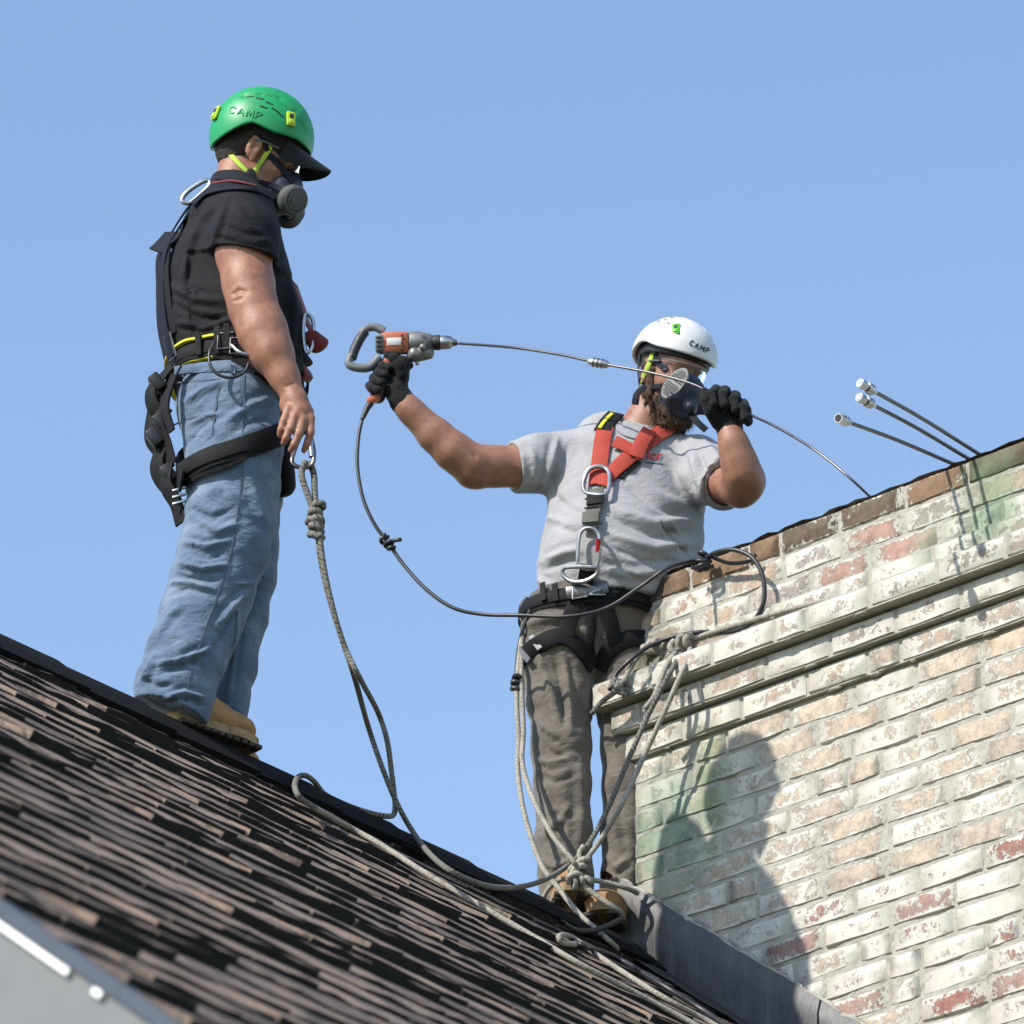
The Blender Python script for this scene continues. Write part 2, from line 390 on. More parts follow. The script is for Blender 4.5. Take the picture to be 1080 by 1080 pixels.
edge = maths(nt, 'MAXIMUM', maths(nt, 'MULTIPLY', maths(nt, 'ABSOLUTE', sx_.outputs[0]), 2.0), maths(nt, 'MULTIPLY', maths(nt, 'ABSOLUTE', sx_.outputs[2]), 33.0))
edge = maths(nt, 'MULTIPLY', maths(nt, 'POWER', edge, 3.0), .12)
thr = maths(nt, 'SUBTRACT', maths(nt, 'SUBTRACT', .70, edge), maths(nt, 'MULTIPLY', oi.outputs['Alpha'], .34))
mask = N_(nt, 'ShaderNodeMapRange', interpolation_type='SMOOTHSTEP'); nt.links.new(maths(nt, 'SUBTRACT', pm, thr), mask.inputs[0]); mask.inputs[1].default_value = -.012; mask.inputs[2].default_value = .022
paint = ramp(nt, noise(nt, p_, 24, 6, .7), [(.28, (.38, .36, .31)), (.45, (.525, .50, .435)), (.7, (.59, .565, .495))])
col = mixc(nt, mask.outputs[0], bcol, paint)
def stain(col, c, r, rgb, amt, nsc=14, sz=1.0):
    v = N_(nt, 'ShaderNodeVectorMath', operation='SUBTRACT'); nt.links.new(p_, v.inputs[0]); v.inputs[1].default_value = tuple(c)
    v2 = N_(nt, 'ShaderNodeVectorMath', operation='MULTIPLY'); nt.links.new(v.outputs[0], v2.inputs[0]); v2.inputs[1].default_value = (1, 1, sz)
    l = N_(nt, 'ShaderNodeVectorMath', operation='LENGTH'); nt.links.new(v2.outputs[0], l.inputs[0])
    f = maths(nt, 'SUBTRACT', 1, maths(nt, 'DIVIDE', l.outputs['Value'], r), True)
    f = maths(nt, 'MULTIPLY', f, maths(nt, 'MULTIPLY', noise(nt, scaled(nt, p_, 1, 1, .5), nsc, 6, .7, .4), 2.6), True)
    return mixc(nt, maths(nt, 'MULTIPLY', maths(nt, 'SUBTRACT', f, .22, True), amt, True), col, rgb)
col = stain(col, facept(1046, 540), .17, (.17, .25, .15), .9, 22, .6)
col = stain(col, facept(985, 575), .10, (.24, .30, .20), .7, 26, .6)
col = stain(col, facept(742, 838), .15, (.18, .225, .135), .35, 20, .45)
col = stain(col, facept(700, 880), .24, (.17, .26, .20), .95, 14, .8)
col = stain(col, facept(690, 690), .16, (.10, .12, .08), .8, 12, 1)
col = stain(col, facept(752, 828), .10, (.16, .205, .10), .7, 26, .35)
col = stain(col, facept(690, 625), .10, (.03, .025, .022), 1.1, 16, 1)
nt.links.new(col, bs.inputs['Base Color']); bs.inputs['Roughness'].default_value = .85; bs.inputs['Specular IOR Level'].default_value = .25
hb = maths(nt, 'ADD', maths(nt, 'MULTIPLY', mask.outputs[0], .5), maths(nt, 'MULTIPLY', noise(nt, p_, 170, 5, .75), .8))
setbump(nt, bs, hb, .7, .005)
m_mo, nt, bs = newmat('mortar'); p_ = pos(nt)
col = ramp(nt, noise(nt, p_, 32, 8, .75), [(.25, (.07, .062, .054)), (.34, (.34, .325, .28)), (.7, (.49, .465, .405))])
col = stain(col, facept(1046, 540), .20, (.12, .19, .11), .8)
for q in ((950, 640), (975, 612), (905, 648), (1045, 590), (880, 665)): col = stain(col, facept(*q), .06, (.05, .085, .05), 1.8)
col = stain(col, facept(715, 850), .22, (.13, .18, .15), .8)
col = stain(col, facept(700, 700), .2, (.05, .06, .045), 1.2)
nt.links.new(col, bs.inputs['Base Color']); bs.inputs['Roughness'].default_value = .95
setbump(nt, bs, noise(nt, p_, 110, 5, .8), 1.0, .006)

def brick_mesh(seed, h):
    q = random.Random(seed); nx, nz = 3, 2; D = .1; V = []; F = []
    hz = h/2
    def gi(i, k): return i*(nz+1)+k
    out = []
    for i in range(nx+1):
        for k in range(nz+1):
            x = -.5+i/nx; z = -hz+h*k/nz; edge = i in (0, nx) or k in (0, nz)
            jx = q.uniform(-.008, .008) if edge else 0; jz = q.uniform(-.0022, .0022) if edge else 0
            xi = x*(1-.035)+jx; zi = z*(1-.10)+jz
            V.append((xi, q.uniform(-.0013, .0013), zi))
    for i in range(nx):
        for k in range(nz): F.append((gi(i, k), gi(i+1, k), gi(i+1, k+1), gi(i, k+1)))
    loop = [gi(i, 0) for i in range(nx+1)] + [gi(nx, k) for k in range(1, nz+1)] + [gi(i, nz) for i in range(nx-1, -1, -1)] + [gi(0, k) for k in range(nz-1, 0, -1)]
    o1 = len(V)
    for l in loop:
        x, y, z = V[l]; x2 = (.5 if x > .45 else -.5 if x < -.45 else x); z2 = (hz if z > hz*.75 else -hz if z < -hz*.75 else z)
        V.append((x2+q.uniform(-.004, .004), .005+q.uniform(-.001, .003), z2+q.uniform(-.0012, .0012)))
    o2 = len(V)
    for k in range(len(loop)): x, y, z = V[o1+k]; V.append((x, D, z))
    L = len(loop)
    for k in range(L):
        k2 = (k+1) % L
        F.append((loop[k2], loop[k], o1+k, o1+k2)); F.append((o1+k2, o1+k, o2+k, o2+k2))
    me = bpy.data.meshes.new('brick'); me.from_pydata(V, [], F); me.materials.append(m_br); me.polygons.foreach_set('use_smooth', [True]*len(F)); me.set_sharp_from_angle(angle=math.radians(58)); me.update(); return me
BV = [[brick_mesh(100+k, HC-.011) for k in range(7)], [brick_mesh(200+k, HB-.011) for k in range(9)]]
zrow = ZTOP; core = Geo(); ROTZ = AZ - math.pi/2
PROJ = [.003, 0, 0, .030, .080, .042, .018]
row = 0; ZBOT = COR[2]-1.1
Rm = np.stack([U_, R_, Z_], 0)
rows_z = []
while zrow > ZBOT:
    h = HC if row < 7 else HB; pj = PROJ[row] if row < 7 else 0.0
    zc = zrow - h/2; rows_z.append((zrow, h, pj))
    x = -pj; end = LEN + pj
    ln = .105 if row % 2 else .205
    q = random.Random(row*13+5)
    while x < end-.06:
        l = min(ln, end-x)
        o_c = COR + U_*(x+l/2) + NF*(pj + q.uniform(-.0018, .0018)); o_c[2] = zc - (.0055 - .0055)
        px = proj(o_c)
        if px[0] < 1200 and px[1] < 1160:
            o = bpy.data.objects.new('brick', q.choice(BV[0] if row < 7 else BV[1])); link(o, chimney, o_c)
            o.rotation_euler = (q.uniform(-.006, .006), q.uniform(-.010, .010), ROTZ); o.scale = (l-.011, 1, 1)
            r = q.random()
            if row == 0: c = q.choice([(.20, .13, .08), (.12, .09, .065), (.22, .14, .09), (.085, .078, .07)]); al = .22*q.random()+.1
            elif row < 3: c = q.choice([(.40, .30, .235), (.37, .235, .19), (.31, .26, .245), (.43, .33, .25)]); al = .35+.35*q.random()
            elif row < 7: c = q.choice([(.38, .31, .25), (.40, .30, .235), (.30, .245, .205)]); al = .5+.3*q.random()
            elif row < 15: c = q.choice([(.47, .375, .28), (.46, .38, .295), (.48, .40, .31), (.42, .35, .285)]); al = .32+.42*q.random()
            else:
                c = q.choice([(.29, .14, .115), (.31, .165, .14), (.32, .21, .175), (.43, .35, .27), (.38, .33, .29)]); al = .42+.40*q.random()
            o.color = (*c, al)
        x += l; ln = .205 + q.uniform(-.012, .012) if q.random() > .16 else .105
    if pj > 0.004:
        core.box(COR + U_*(LEN/2) + R_*(DEP/2) + Z_*(zc-COR[2]), (LEN+2*pj-.010, DEP+2*pj-.010, h-.004), Rm)
    zrow -= h; row += 1
zb = zrow
# mortar body: a gridded sheet behind the brick faces, ragged, closed at the back
nx, nz = 130, 210; V = []; F = []
_lt = np.random.default_rng(11).random((64, 64))
def n2(a_, b_):
    i, j = int(math.floor(a_)), int(math.floor(b_)); fa, fb = a_-i, b_-j; fa = fa*fa*(3-2*fa); fb = fb*fb*(3-2*fb); q = lambda x, y: _lt[x & 63, y & 63]
    return (q(i, j)*(1-fa)+q(i+1, j)*fa)*(1-fb)+(q(i, j+1)*(1-fa)+q(i+1, j+1)*fa)*fb
for i in range(nx+1):
    for k in range(nz+1):
        V.append(COR + U_*(.008+(LEN-.016)*i/nx) + R_*(.0034+random.uniform(-.0014, .0014)+.016*max(0, n2(i*.21+3, k*.33)-.62)-.0035*max(0, n2(i*.3+9, k*.4+5)-.5)) + Z_*(zb + (ZTOP-.006-zb)*k/nz - COR[2]))
for i in range(nx):
    for k in range(nz): F.append([i*(nz+1)+k, (i+1)*(nz+1)+k, (i+1)*(nz+1)+k+1, i*(nz+1)+k+1])
core.add(V, F)
core.box(COR + U_*(LEN/2) + R_*(DEP/2+.008) + Z_*((ZTOP-.008+zb)/2-COR[2]), (LEN-.016, DEP-.004, ZTOP-.008-zb), Rm)
core.mk('mortar', m_mo, chimney, False)
m_crown = mat('sooty_crown', (.10, .085, .075), .95, .5, 30, bump=.8, bscale=90, bdist=.006)
gcr = Geo(); V = []; F = []; nx, ny = 60, 6
for i in range(nx+1):
    for k in range(ny+1):
        e = k in (0, ny) or i in (0, nx); h = .002 if e else .012+random.uniform(-.006, .008)+.012*max(0, math.sin(i*.33))**3
        V.append(COR + U_*(LEN*i/nx) + R_*(DEP*k/ny + (random.uniform(-.004, .006) if k == 0 else 0)) + Z_*(ZTOP+h+(random.uniform(0, .006) if k == 0 else 0)-COR[2]))
for i in range(nx):
    for k in range(ny): F.append([i*(ny+1)+k, (i+1)*(ny+1)+k, (i+1)*(ny+1)+k+1, i*(ny+1)+k+1])
V2 = [v-Z_*.02 for v in V]
gcr.add(V, F).mk('crown', m_crown, chimney, False)
# squeezed-out mortar lumps under the stepped courses
for t in range(12):
    rz, h, pj = rows_z[random.choice([4, 5, 5, 6, 6])]; uu = random.uniform(.05, 1.45)
    c = COR + U_*uu + NF*(pj-.012) + Z_*(rz-h-COR[2])
    gl = Geo(); bm = bmesh.new(); bmesh.ops.create_icosphere(bm, subdivisions=1, radius=1)
    sx, sy, sz = random.uniform(.008, .03), random.uniform(.008, .012), random.uniform(.003, .006)
    for v in bm.verts: v.co = Vector((v.co.x*sx*random.uniform(.7, 1.2), v.co.y*sy, v.co.z*sz*random.uniform(.7, 1.2)))
    V = np.array([v.co[:] for v in bm.verts])@Rm + c; F = [[v.index for v in f.verts] for f in bm.faces]; bm.free()
    gl.add(V, F).mk('mortar_lump', m_mo, chimney, True)

# ---------------------------------------------------------------- lead flashing along the chimney foot
m_fl, nt, bs = newmat('weathered_flashing'); p_ = pos(nt)
st = noise(nt, scaled(nt, p_, 3, 3, .35), 9, 6, .7, .3)
col = ramp(nt, st, [(.28, (.026, .025, .026)), (.5, (.055, .053, .054)), (.72, (.095, .092, .092))])
sp = noise(nt, p_, 130, 3, .8)
col = mixc(nt, ramp(nt, sp, [(.66, (0, 0, 0)), (.72, (.6, .6, .6))]), col, (.55, .55, .55))
nt.links.new(col, bs.inputs['Base Color']); bs.inputs['Metallic'].default_value = .0
nt.links.new(maths(nt, 'ADD', maths(nt, 'MULTIPLY', st, .35), .32), bs.inputs['Roughness'])
setbump(nt, bs, noise(nt, scaled(nt, p_, 1, 1, .4), 16, 4, .6), .35, .01)
flash = thing('chimney_flashing', COR, 'grey sheet metal flashing along the foot of the brick chimney', 'flashing')
jc = (COR-RO)@S_; ic = (COR-RO)@R_
def panel(name, q0, q1, off, h, tilt=0.0, seed=0, m=m_fl, parent=flash):
    qq = random.Random(seed); nx, nz = 8, 5; V = []; F = []
    for i in range(nx+1):
        for k in range(nz+1):
            q = q0+(q1-q0)*i/nx; lift = (q-q0)/(q1-q0)*tilt
            v = rc_(ic, jc+q, .004) + NF*(off+lift+qq.uniform(-.0012, .0012) + .006*math.sin(q*9)*(k/nz)*(1-k/nz)*2 - (.012 if k == nz else 0)) + Z_*(h*k/nz + (qq.uniform(-.003, .003) if k == nz else 0)); V.append(v)
    n = len(V); V += [v - NF*.003 for v in V]
    for i in range(nx):
        for k in range(nz):
            a_, b_, c_, d_ = i*(nz+1)+k, (i+1)*(nz+1)+k, (i+1)*(nz+1)+k+1, i*(nz+1)+k+1
            F += [[a_, b_, c_, d_], [n+d_, n+c_, n+b_, n+a_]]
    rim = [i*(nz+1) for i in range(nx+1)] + [nx*(nz+1)+k for k in range(1, nz+1)] + [i*(nz+1)+nz for i in range(nx-1, -1, -1)] + [k for k in range(nz-1, 0, -1)]
    for k in range(len(rim)): k2 = (k+1) % len(rim); F.append([rim[k2], rim[k], n+rim[k], n+rim[k2]])
    return mk(name, V, F, m, parent, True, None, 50)
HF = .205; q = -.035; k = 0
for ln in (.40, .42, .38, .42, .40):
    panel('flashing_panel', q, q+ln+.015, .034+.0045*(k % 2), HF, .003, k); q += ln; k += 1
# bent end tab at the upper end
e0 = rc_(ic, jc-.040, .0) + NF*.030; e1 = e0 - U_*.012 + NF*.05
gt = Geo(); gt.add([e0, e1, e1+Z_*(HF-.03)-U_*.004, e0+Z_*(HF+.006), e0-U_*.004, e1-U_*.004, e1+Z_*(HF-.03)-U_*.008, e0+Z_*(HF+.006)-U_*.004], [[0, 1, 2, 3], [7, 6, 5, 4], [0, 4, 5, 1], [1, 5, 6, 2], [2, 6, 7, 3], [3, 7, 4, 0]])
gt.mk('end_tab', m_fl, flash, False)
sea = [rc_(ic, jc+q_, 0) + NF*(.012+random.uniform(-.004, .005)) + Z_*(HF+random.uniform(-.004, .006)) for q_ in np.arange(-.05, 1.95, .03)]
V, F, _ = sweep(spline(sea, .015), .0085, 7); V += rng.normal(0, .0022, V.shape); mk('sealant', V, F, m_mo, flash, True)
m_memb = mat('black_membrane', (.022, .022, .024), .6, .4, 30, bump=.3)
gm = Geo(); V = []; F = []
for i in range(31):
    q_ = -.16 + i*2.1/30
    for t, (o_, kk) in enumerate(((.02, .017), (.10+random.uniform(-.01, .01), .018), (.17+random.uniform(-.012, .012), .012))): V.append(rc_(ic-o_, jc+q_, kk+random.uniform(0, .003)))
for i in range(30):
    for t in range(2): F.append([i*3+t, (i+1)*3+t, (i+1)*3+t+1, i*3+t+1])
n = len(V); V += [v-N_F*.006 for v in V]; F += [[x+n for x in f[::-1]] for f in F]
gm.add(V, F).mk('membrane_strip', m_memb, flash, False)
# print('COR', COR, 'RIDGE612', ridge_at(612), 'ridge px', [proj(ridge_at(x)) for x in (0, 225, 600)])
# ================================================================ implicit-surface modelling for bodies, clothes and gear
_tab = np.random.default_rng(3).random((32, 32, 32)).astype(np.float32)
def vnoise(p):
    """smooth value noise, period 32"""
    i = np.floor(p).astype(np.int64); f = (p-i).astype(np.float32); f = f*f*(3-2*f); i &= 31; j = (i+1) & 31
    x, y, z = i[..., 0], i[..., 1], i[..., 2]; X, Y, Z = j[..., 0], j[..., 1], j[..., 2]; fx, fy, fz = f[..., 0], f[..., 1], f[..., 2]
    a = _tab[x, y, z]*(1-fx)+_tab[X, y, z]*fx; b = _tab[x, Y, z]*(1-fx)+_tab[X, Y, z]*fx
    c = _tab[x, y, Z]*(1-fx)+_tab[X, y, Z]*fx; d = _tab[x, Y, Z]*(1-fx)+_tab[X, Y, Z]*fx
    return (a*(1-fy)+b*fy)*(1-fz)+(c*(1-fy)+d*fy)*fz
class Field:
    def __init__(s, lo, hi, vox):
        s.lo = np.asarray(lo, float); s.vox = vox; s.n = (np.ceil((np.asarray(hi)-s.lo)/vox)).astype(int)+1
        s.a = np.full(s.n, .25, np.float32)
    def block(s, lo, hi):
        i0 = np.clip(np.floor((lo-s.lo)/s.vox).astype(int), 0, s.n-1); i1 = np.clip(np.ceil((hi-s.lo)/s.vox).astype(int)+1, 1, s.n)
        i1 = np.maximum(i1, i0+1); sl = tuple(slice(x, y) for x, y in zip(i0, i1))
        g = [(s.lo[k] + np.arange(i0[k], i1[k])*s.vox).astype(np.float32) for k in range(3)]
        return sl, np.stack(np.meshgrid(*g, indexing='ij'), -1)
    def add(s, prim, k=.01, sub=False):
        fn, lo, hi = prim; lo, hi = np.minimum(lo, hi), np.maximum(lo, hi); m = .03+k; sl, p = s.block(lo-m, hi+m); d = fn(p); a = s.a[sl]
        if sub: d = -d; h = np.maximum(k-np.abs(a-d), 0)/k if k > 0 else 0; s.a[sl] = np.maximum(a, d)+h*h*k*.25
        else: h = np.maximum(k-np.abs(a-d), 0)/k if k > 0 else 0; s.a[sl] = np.minimum(a, d)-h*h*k*.25
        return s
    def sub(s, prim, k=.004): return s.add(prim, k, True)
    def cut(s, pt, n):
        """remove what lies on the +n side of the plane"""
        g = [(s.lo[k] + np.arange(s.n[k])*s.vox).astype(np.float32) for k in range(3)]; n = nrm(n)
        d = ((g[0]-pt[0])*n[0])[:, None, None] + ((g[1]-pt[1])*n[1])[None, :, None] + ((g[2]-pt[2])*n[2])[None, None, :]
        np.maximum(s.a, d, out=s.a); return s
    def disp(s, fn):
        m = np.abs(s.a) < .03; idx = np.argwhere(m); p = s.lo + idx*s.vox; s.a[m] += fn(p).astype(np.float32); return s
    def mesh(s):
        g = openvdb.FloatGrid(.25); g.copyFromArray(s.a); V, Q = g.convertToQuads(0.0); V = V.astype(float)*s.vox + s.lo
        Q = Q.astype(int); f = Q[:, ::-1] if vol(V, Q) < 0 else Q
        return V, f
def vol(V, Q): a, b, c = V[Q[:, 0]], V[Q[:, 1]], V[Q[:, 2]]; return np.einsum('ij,ij->i', a-V.mean(0), np.cross(b-a, c-a)).sum()
def cone(a, b, ra, rb):
    a, b = np.asarray(a, float), np.asarray(b, float); ab = b-a; L2 = max(ab@ab, 1e-9); R = max(ra, rb)
    def fn(p):
        t = np.clip(((p-a)@ab)/L2, 0, 1); q = p - a - t[..., None]*ab; return np.sqrt((q*q).sum(-1)) - (ra+(rb-ra)*t)
    return fn, np.minimum(a, b)-R, np.maximum(a, b)+R
def eseg(a, b, r0, r1, xd):
    """capsule of elliptic section; r = (half size along xd, half size across)"""
    a, b = np.asarray(a, float), np.asarray(b, float); ab = b-a; L = max(np.linalg.norm(ab), 1e-6); t_ = ab/L
    x = np.asarray(xd, float); x = nrm(x - t_*(x@t_)); y = np.cross(t_, x); R = max(*r0, *r1)
    def fn(p):
        q = p-a; h = q@t_; t = np.clip(h/L, 0, 1); z = h-t*L; X = q@x; Y = q@y
        rx = r0[0]+(r1[0]-r0[0])*t; ry = r0[1]+(r1[1]-r0[1])*t; rz = np.minimum(rx, ry)
        k0 = np.sqrt((X/rx)**2+(Y/ry)**2+(z/rz)**2); k1 = np.sqrt((X/rx**2)**2+(Y/ry**2)**2+(z/rz**2)**2)+1e-6
        return k0*(k0-1)/k1
    return fn, np.minimum(a, b)-R, np.maximum(a, b)+R
def ell(c, r, axes=np.eye(3)):
    """ellipsoid; rows of axes are its own x, y, z"""
    c = np.asarray(c, float); A = np.asarray(axes, float); r = np.asarray(r, float); R = r.max()
    def fn(p):
        q = (p-c)@A.T; k0 = np.sqrt(((q/r)**2).sum(-1)); k1 = np.sqrt(((q/r**2)**2).sum(-1))+1e-6; return k0*(k0-1)/k1
    return fn, c-R, c+R
def rbox(c, h, rad, axes=np.eye(3)):
    c = np.asarray(c, float); A = np.asarray(axes, float); h = np.asarray(h, float); R = np.linalg.norm(h)
    def fn(p):
        q = np.abs((p-c)@A.T)-(h-rad); return np.sqrt((np.maximum(q, 0)**2).sum(-1)) + np.minimum(q.max(-1), 0) - rad
    return fn, c-R, c+R
def chain(f, pts, k=.008):
    """pts: list of (point, radius)"""
    for (a, ra), (b, rb) in zip(pts[:-1], pts[1:]): f.add(cone(a, b, ra, rb), k)
def loft(f, rows, xd, k=.02):
    """rows: list of (centre, half size along xd, half size across)"""
    for (a, x0, y0), (b, x1, y1) in zip(rows[:-1], rows[1:]): f.add(eseg(a, b, (x0, y0), (x1, y1), xd), k)
def bounds(pts, m): p = np.array(pts); return p.min(0)-m, p.max(0)+m
def pxb(fn, x0, y0, d0, x1, y1, d1, m=.01):
    return bounds([fn(x, y, d) for x in (x0, x1) for y in (y0, y1) for d in (d0, d1)], m)
def vnormals(V, F):
    n = np.zeros_like(V); a = V[F[:, 2]]-V[F[:, 0]]; b = V[F[:, 3]]-V[F[:, 1]]; c = np.cross(a, b)
    for k in range(4): np.add.at(n, F[:, k], c)
    return n/(np.linalg.norm(n, axis=1)[:, None]+1e-12)
def segdist(q, pl):
    d = np.full(len(q), 1e9); s = np.zeros(len(q))
    pl = np.asarray(pl, float); m = len(pl)-1
    for i in range(m):
        a, b = pl[i], pl[i+1]; ab = b-a; t = np.clip(((q-a)@ab)/max(ab@ab, 1e-9), 0, 1); e = np.linalg.norm(q-a-t[:, None]*ab, axis=1)
        u = e < d; d[u] = e[u]; s[u] = (i+t[u])/m
    return d, s
def folds(V, F, lst):
    """creases pressed into cloth where the photograph shows them: (polyline in photo pixels, width px, height m); applied along the normal to the side that shows"""
    n = vnormals(V, F); vd = nrm(CAM - V.mean(0)); face = np.clip((n@vd)*1.6+.15, 0, 1); q = proj(V); h = np.zeros(len(V))
    for pl, w, amp in lst:
        d, s = segdist(q, pl); env = np.clip(np.minimum(s, 1-s)*5, 0, 1)*.75+.25
        amp *= 1.35; w *= .92
        h += amp*np.exp(-(d/w)**2)*env
        if amp > 0: h -= .45*amp*np.exp(-((d-1.9*w)/w)**2)*env
    return V + n*(h*face)[:, None]
def relax(V, F, it=1, lam=.5):
    for _ in range(it):
        acc = np.zeros_like(V); cnt = np.zeros(len(V))
        for a, b in ((0, 1), (1, 2), (2, 3), (3, 0)):
            np.add.at(acc, F[:, a], V[F[:, b]]); np.add.at(acc, F[:, b], V[F[:, a]]); np.add.at(cnt, F[:, a], 1); np.add.at(cnt, F[:, b], 1)
        V = V + lam*(acc/np.maximum(cnt, 1)[:, None]-V)
    return V
def bvh(V, F): return BVHTree.FromPolygons(V.tolist(), F.tolist() if isinstance(F, np.ndarray) else F)
def cast(x, y, trees):
    d = nrm(ray(x, y)); best = None
    for t in trees:
        h = t.ray_cast(Vector(CAM), Vector(d))
        if h[0] is not None and (best is None or h[3] < best[2]): best = (np.array(h[0]), np.array(h[1]), h[3])
    return best
def on(px, trees, off=.004, step=4.0, sm=2):
    """photo polyline -> points and outward normals on the surfaces"""
    px = np.asarray(px, float); q = spline(np.c_[px, np.zeros(len(px))], step)[:, :2] if len(px) > 2 else np.linspace(px[0], px[-1], max(3, int(np.linalg.norm(px[-1]-px[0])/step)))
    pts, nn, ok = [], [], []
    for x, y in q:
        h = cast(x, y, trees)
        if h is None: pts.append([np.nan]*3); nn.append([np.nan]*3)
        else: pts.append(h[0]); nn.append(h[1])
    pts, nn = np.array(pts), np.array(nn); good = ~np.isnan(pts[:, 0]); dep = (pts-CAM)@_fw
    if not good.any(): raise ValueError('strap misses the body: %s' % px)
    idx = np.arange(len(q)); dep = np.interp(idx, idx[good], dep[good])
    # drop sudden jumps in depth
    for _ in range(sm): dep[1:-1] = (dep[:-2]+2*dep[1:-1]+dep[2:])/4
    nn = np.stack([np.interp(idx, idx[good], nn[good, k]) for k in range(3)], 1)
    for _ in range(sm+1): nn[1:-1] = (nn[:-2]+2*nn[1:-1]+nn[2:])/4
    nn /= np.linalg.norm(nn, axis=1)[:, None]
    pts = np.array([CAM + ray(x, y)*d for (x, y), d in zip(q, dep)])
    return pts + nn*off, nn
def strap(name, px, w, m, trees, parent, off=.003, th=.0035, sm=2):
    try: p, n = on(px, trees, off, sm=sm)
    except ValueError as ex: print('STRAP', name, ex); return None
    return ribbon(name, p, n, w, th, m, parent, raw=True)
def ringband(name, c, e1, e2, w, th, m, tree, parent, off=.003, n=72, r0=.5, ang=None, sm=2, tilt=None):
    """band wrapped round a body: rays from outside towards c in the plane e1, e2"""
    P_, N2 = [], []; aa = np.linspace(0, 2*math.pi, n, endpoint=False) if ang is None else np.linspace(*ang, n)
    for a_ in aa:
        d = nrm(np.asarray(e1)*math.cos(a_)+np.asarray(e2)*math.sin(a_)); best = None
        for t in (tree if isinstance(tree, (list, tuple)) else [tree]):
            h = t.ray_cast(Vector(c+d*r0), Vector(-d))
            if h[0] is not None and (best is None or h[3] < best[1]): best = (np.array(h[0]), h[3])
        P_.append((best[0]-c)@d if best is not None and best[1] < r0 else np.nan); N2.append(d)
    r = np.array(P_); ix = np.arange(len(r)); ok = ~np.isnan(r); r = np.interp(ix, ix[ok], r[ok])
    for _ in range(sm):
        if ang is None: r = (np.roll(r, 1)+2*r+np.roll(r, -1))/4
        else: r[1:-1] = (r[:-2]+2*r[1:-1]+r[2:])/4
    N2 = np.array(N2); pts = c + N2*(r+off)[:, None]
    if tilt is not None: N2 = N2+np.asarray(tilt)
    return ribbon(name, pts, N2, w, th, m, parent, closed=ang is None, raw=True)
def text_on(name, s, size, px, tree, m, parent, angle=0.0, off=.0015, spacing=1.0, bold=0.0, roll=None):
    """flat lettering laid on a surface: s centred at photo pixel px, running along the image at angle"""
    cu = bpy.data.curves.new(name, 'FONT'); cu.body = s; cu.size = 1; cu.align_x = 'CENTER'; cu.align_y = 'CENTER'; cu.space_character = spacing; cu.offset = bold
    ob = bpy.data.objects.new(name, cu); COL.objects.link(ob); dg = bpy.context.evaluated_depsgraph_get(); dg.update()
    me = bpy.data.meshes.new_from_object(ob.evaluated_get(dg)); bpy.data.objects.remove(ob)
    bm = bmesh.new(); bm.from_mesh(me); bmesh.ops.triangulate(bm, faces=bm.faces[:])
    ca, sa = math.cos(angle), math.sin(angle); V = []; bm.verts.ensure_lookup_table()
    for v in bm.verts:
        x, y = v.co.x*size, v.co.y*size; qx = px[0]+x*ca+y*sa; qy = px[1]+x*sa-y*ca; h = cast(qx, qy, [tree])
        V.append(h[0]+h[1]*off if h else CAM+ray(qx, qy)*16)
    F = [[v.index for v in f.verts] for f in bm.faces]; bm.free(); return mk(name, V, F, m, parent, False)

GLYPH = {'C': [[(.85, .8), (.6, .98), (.3, .95), (.06, .7), (.04, .35), (.25, .06), (.6, .02), (.86, .2)]], 'A': [[(0, 0), (.45, 1), (.9, 0)], [(.2, .34), (.7, .34)]],
         'M': [[(0, 0), (.08, 1), (.5, .25), (.92, 1), (1, 0)]], 'P': [[(.05, 0), (.05, 1), (.55, .98), (.8, .78), (.55, .5), (.08, .46)]]}
def strokes_on(name, word, w, h, px, tree, m, parent, angle=0.0, r=.0015, gap=.35, slant=.0):
    """letters drawn as pen strokes that follow a curved shell; w, h are the letter size in photo pixels"""
    g = Geo(); ca, sa = math.cos(angle), math.sin(angle); tot = len(word)*w+(len(word)-1)*w*gap
    for k, ch in enumerate(word):
        for st in GLYPH[ch]:
            q = []
            for (x0, y0), (x1, y1) in zip(st[:-1], st[1:]):
                for t in np.linspace(0, 1, 5)[:-1]:
                    q.append((x0+(x1-x0)*t, y0+(y1-y0)*t))
            q.append(st[-1]); pts = []
            for x, y in q:
                X = -tot/2 + k*w*(1+gap) + x*w + slant*y*h; Y = (y-.5)*h; c = cast(px[0]+X*ca+Y*sa, px[1]+X*sa-Y*ca, [tree])
                if c: pts.append(c[0]+c[1]*r*.25)
            if len(pts) > 2: g.tube(np.array(pts), r, 6)
    return g.mk(name, m, parent)
# ================================================================ materials for people and gear
m_skin = mat('skin_tanned', (.29, .135, .085), .48, .2, 42, c2=(.215, .085, .052), bump=.35, bscale=260, bdist=.003, sss=.10, spec=.45)
m_skin2 = mat('skin_fair', (.27, .132, .085), .48, .2, 42, c2=(.205, .087, .055), bump=.3, bscale=260, bdist=.003, sss=.10, spec=.45)
m_black = fabric('black_cotton', (.0085, .0085, .0105), c3=(.013, .013, .015), wr=.3, wscale=26, sheen=.0)
m_grey = fabric('heather_grey_cotton', (.30, .296, .305), c2=(.26, .257, .265), c3=(.335, .33, .34), wr=.28, wscale=30, sheen=.05, grain=.22)
m_jeans = fabric('washed_denim', (.095, .138, .205), c2=(.05, .08, .13), c3=(.21, .26, .325), blotch=11, wr=.5, wscale=20, weave=700, grain=.4)
m_work = fabric('khaki_grey_canvas', (.115, .100, .084), c2=(.085, .074, .062), c3=(.165, .144, .118), blotch=9, wr=.45, wscale=18)
m_stitch = mat('denim_stitch', (.07, .095, .135), .9, .3, 60)
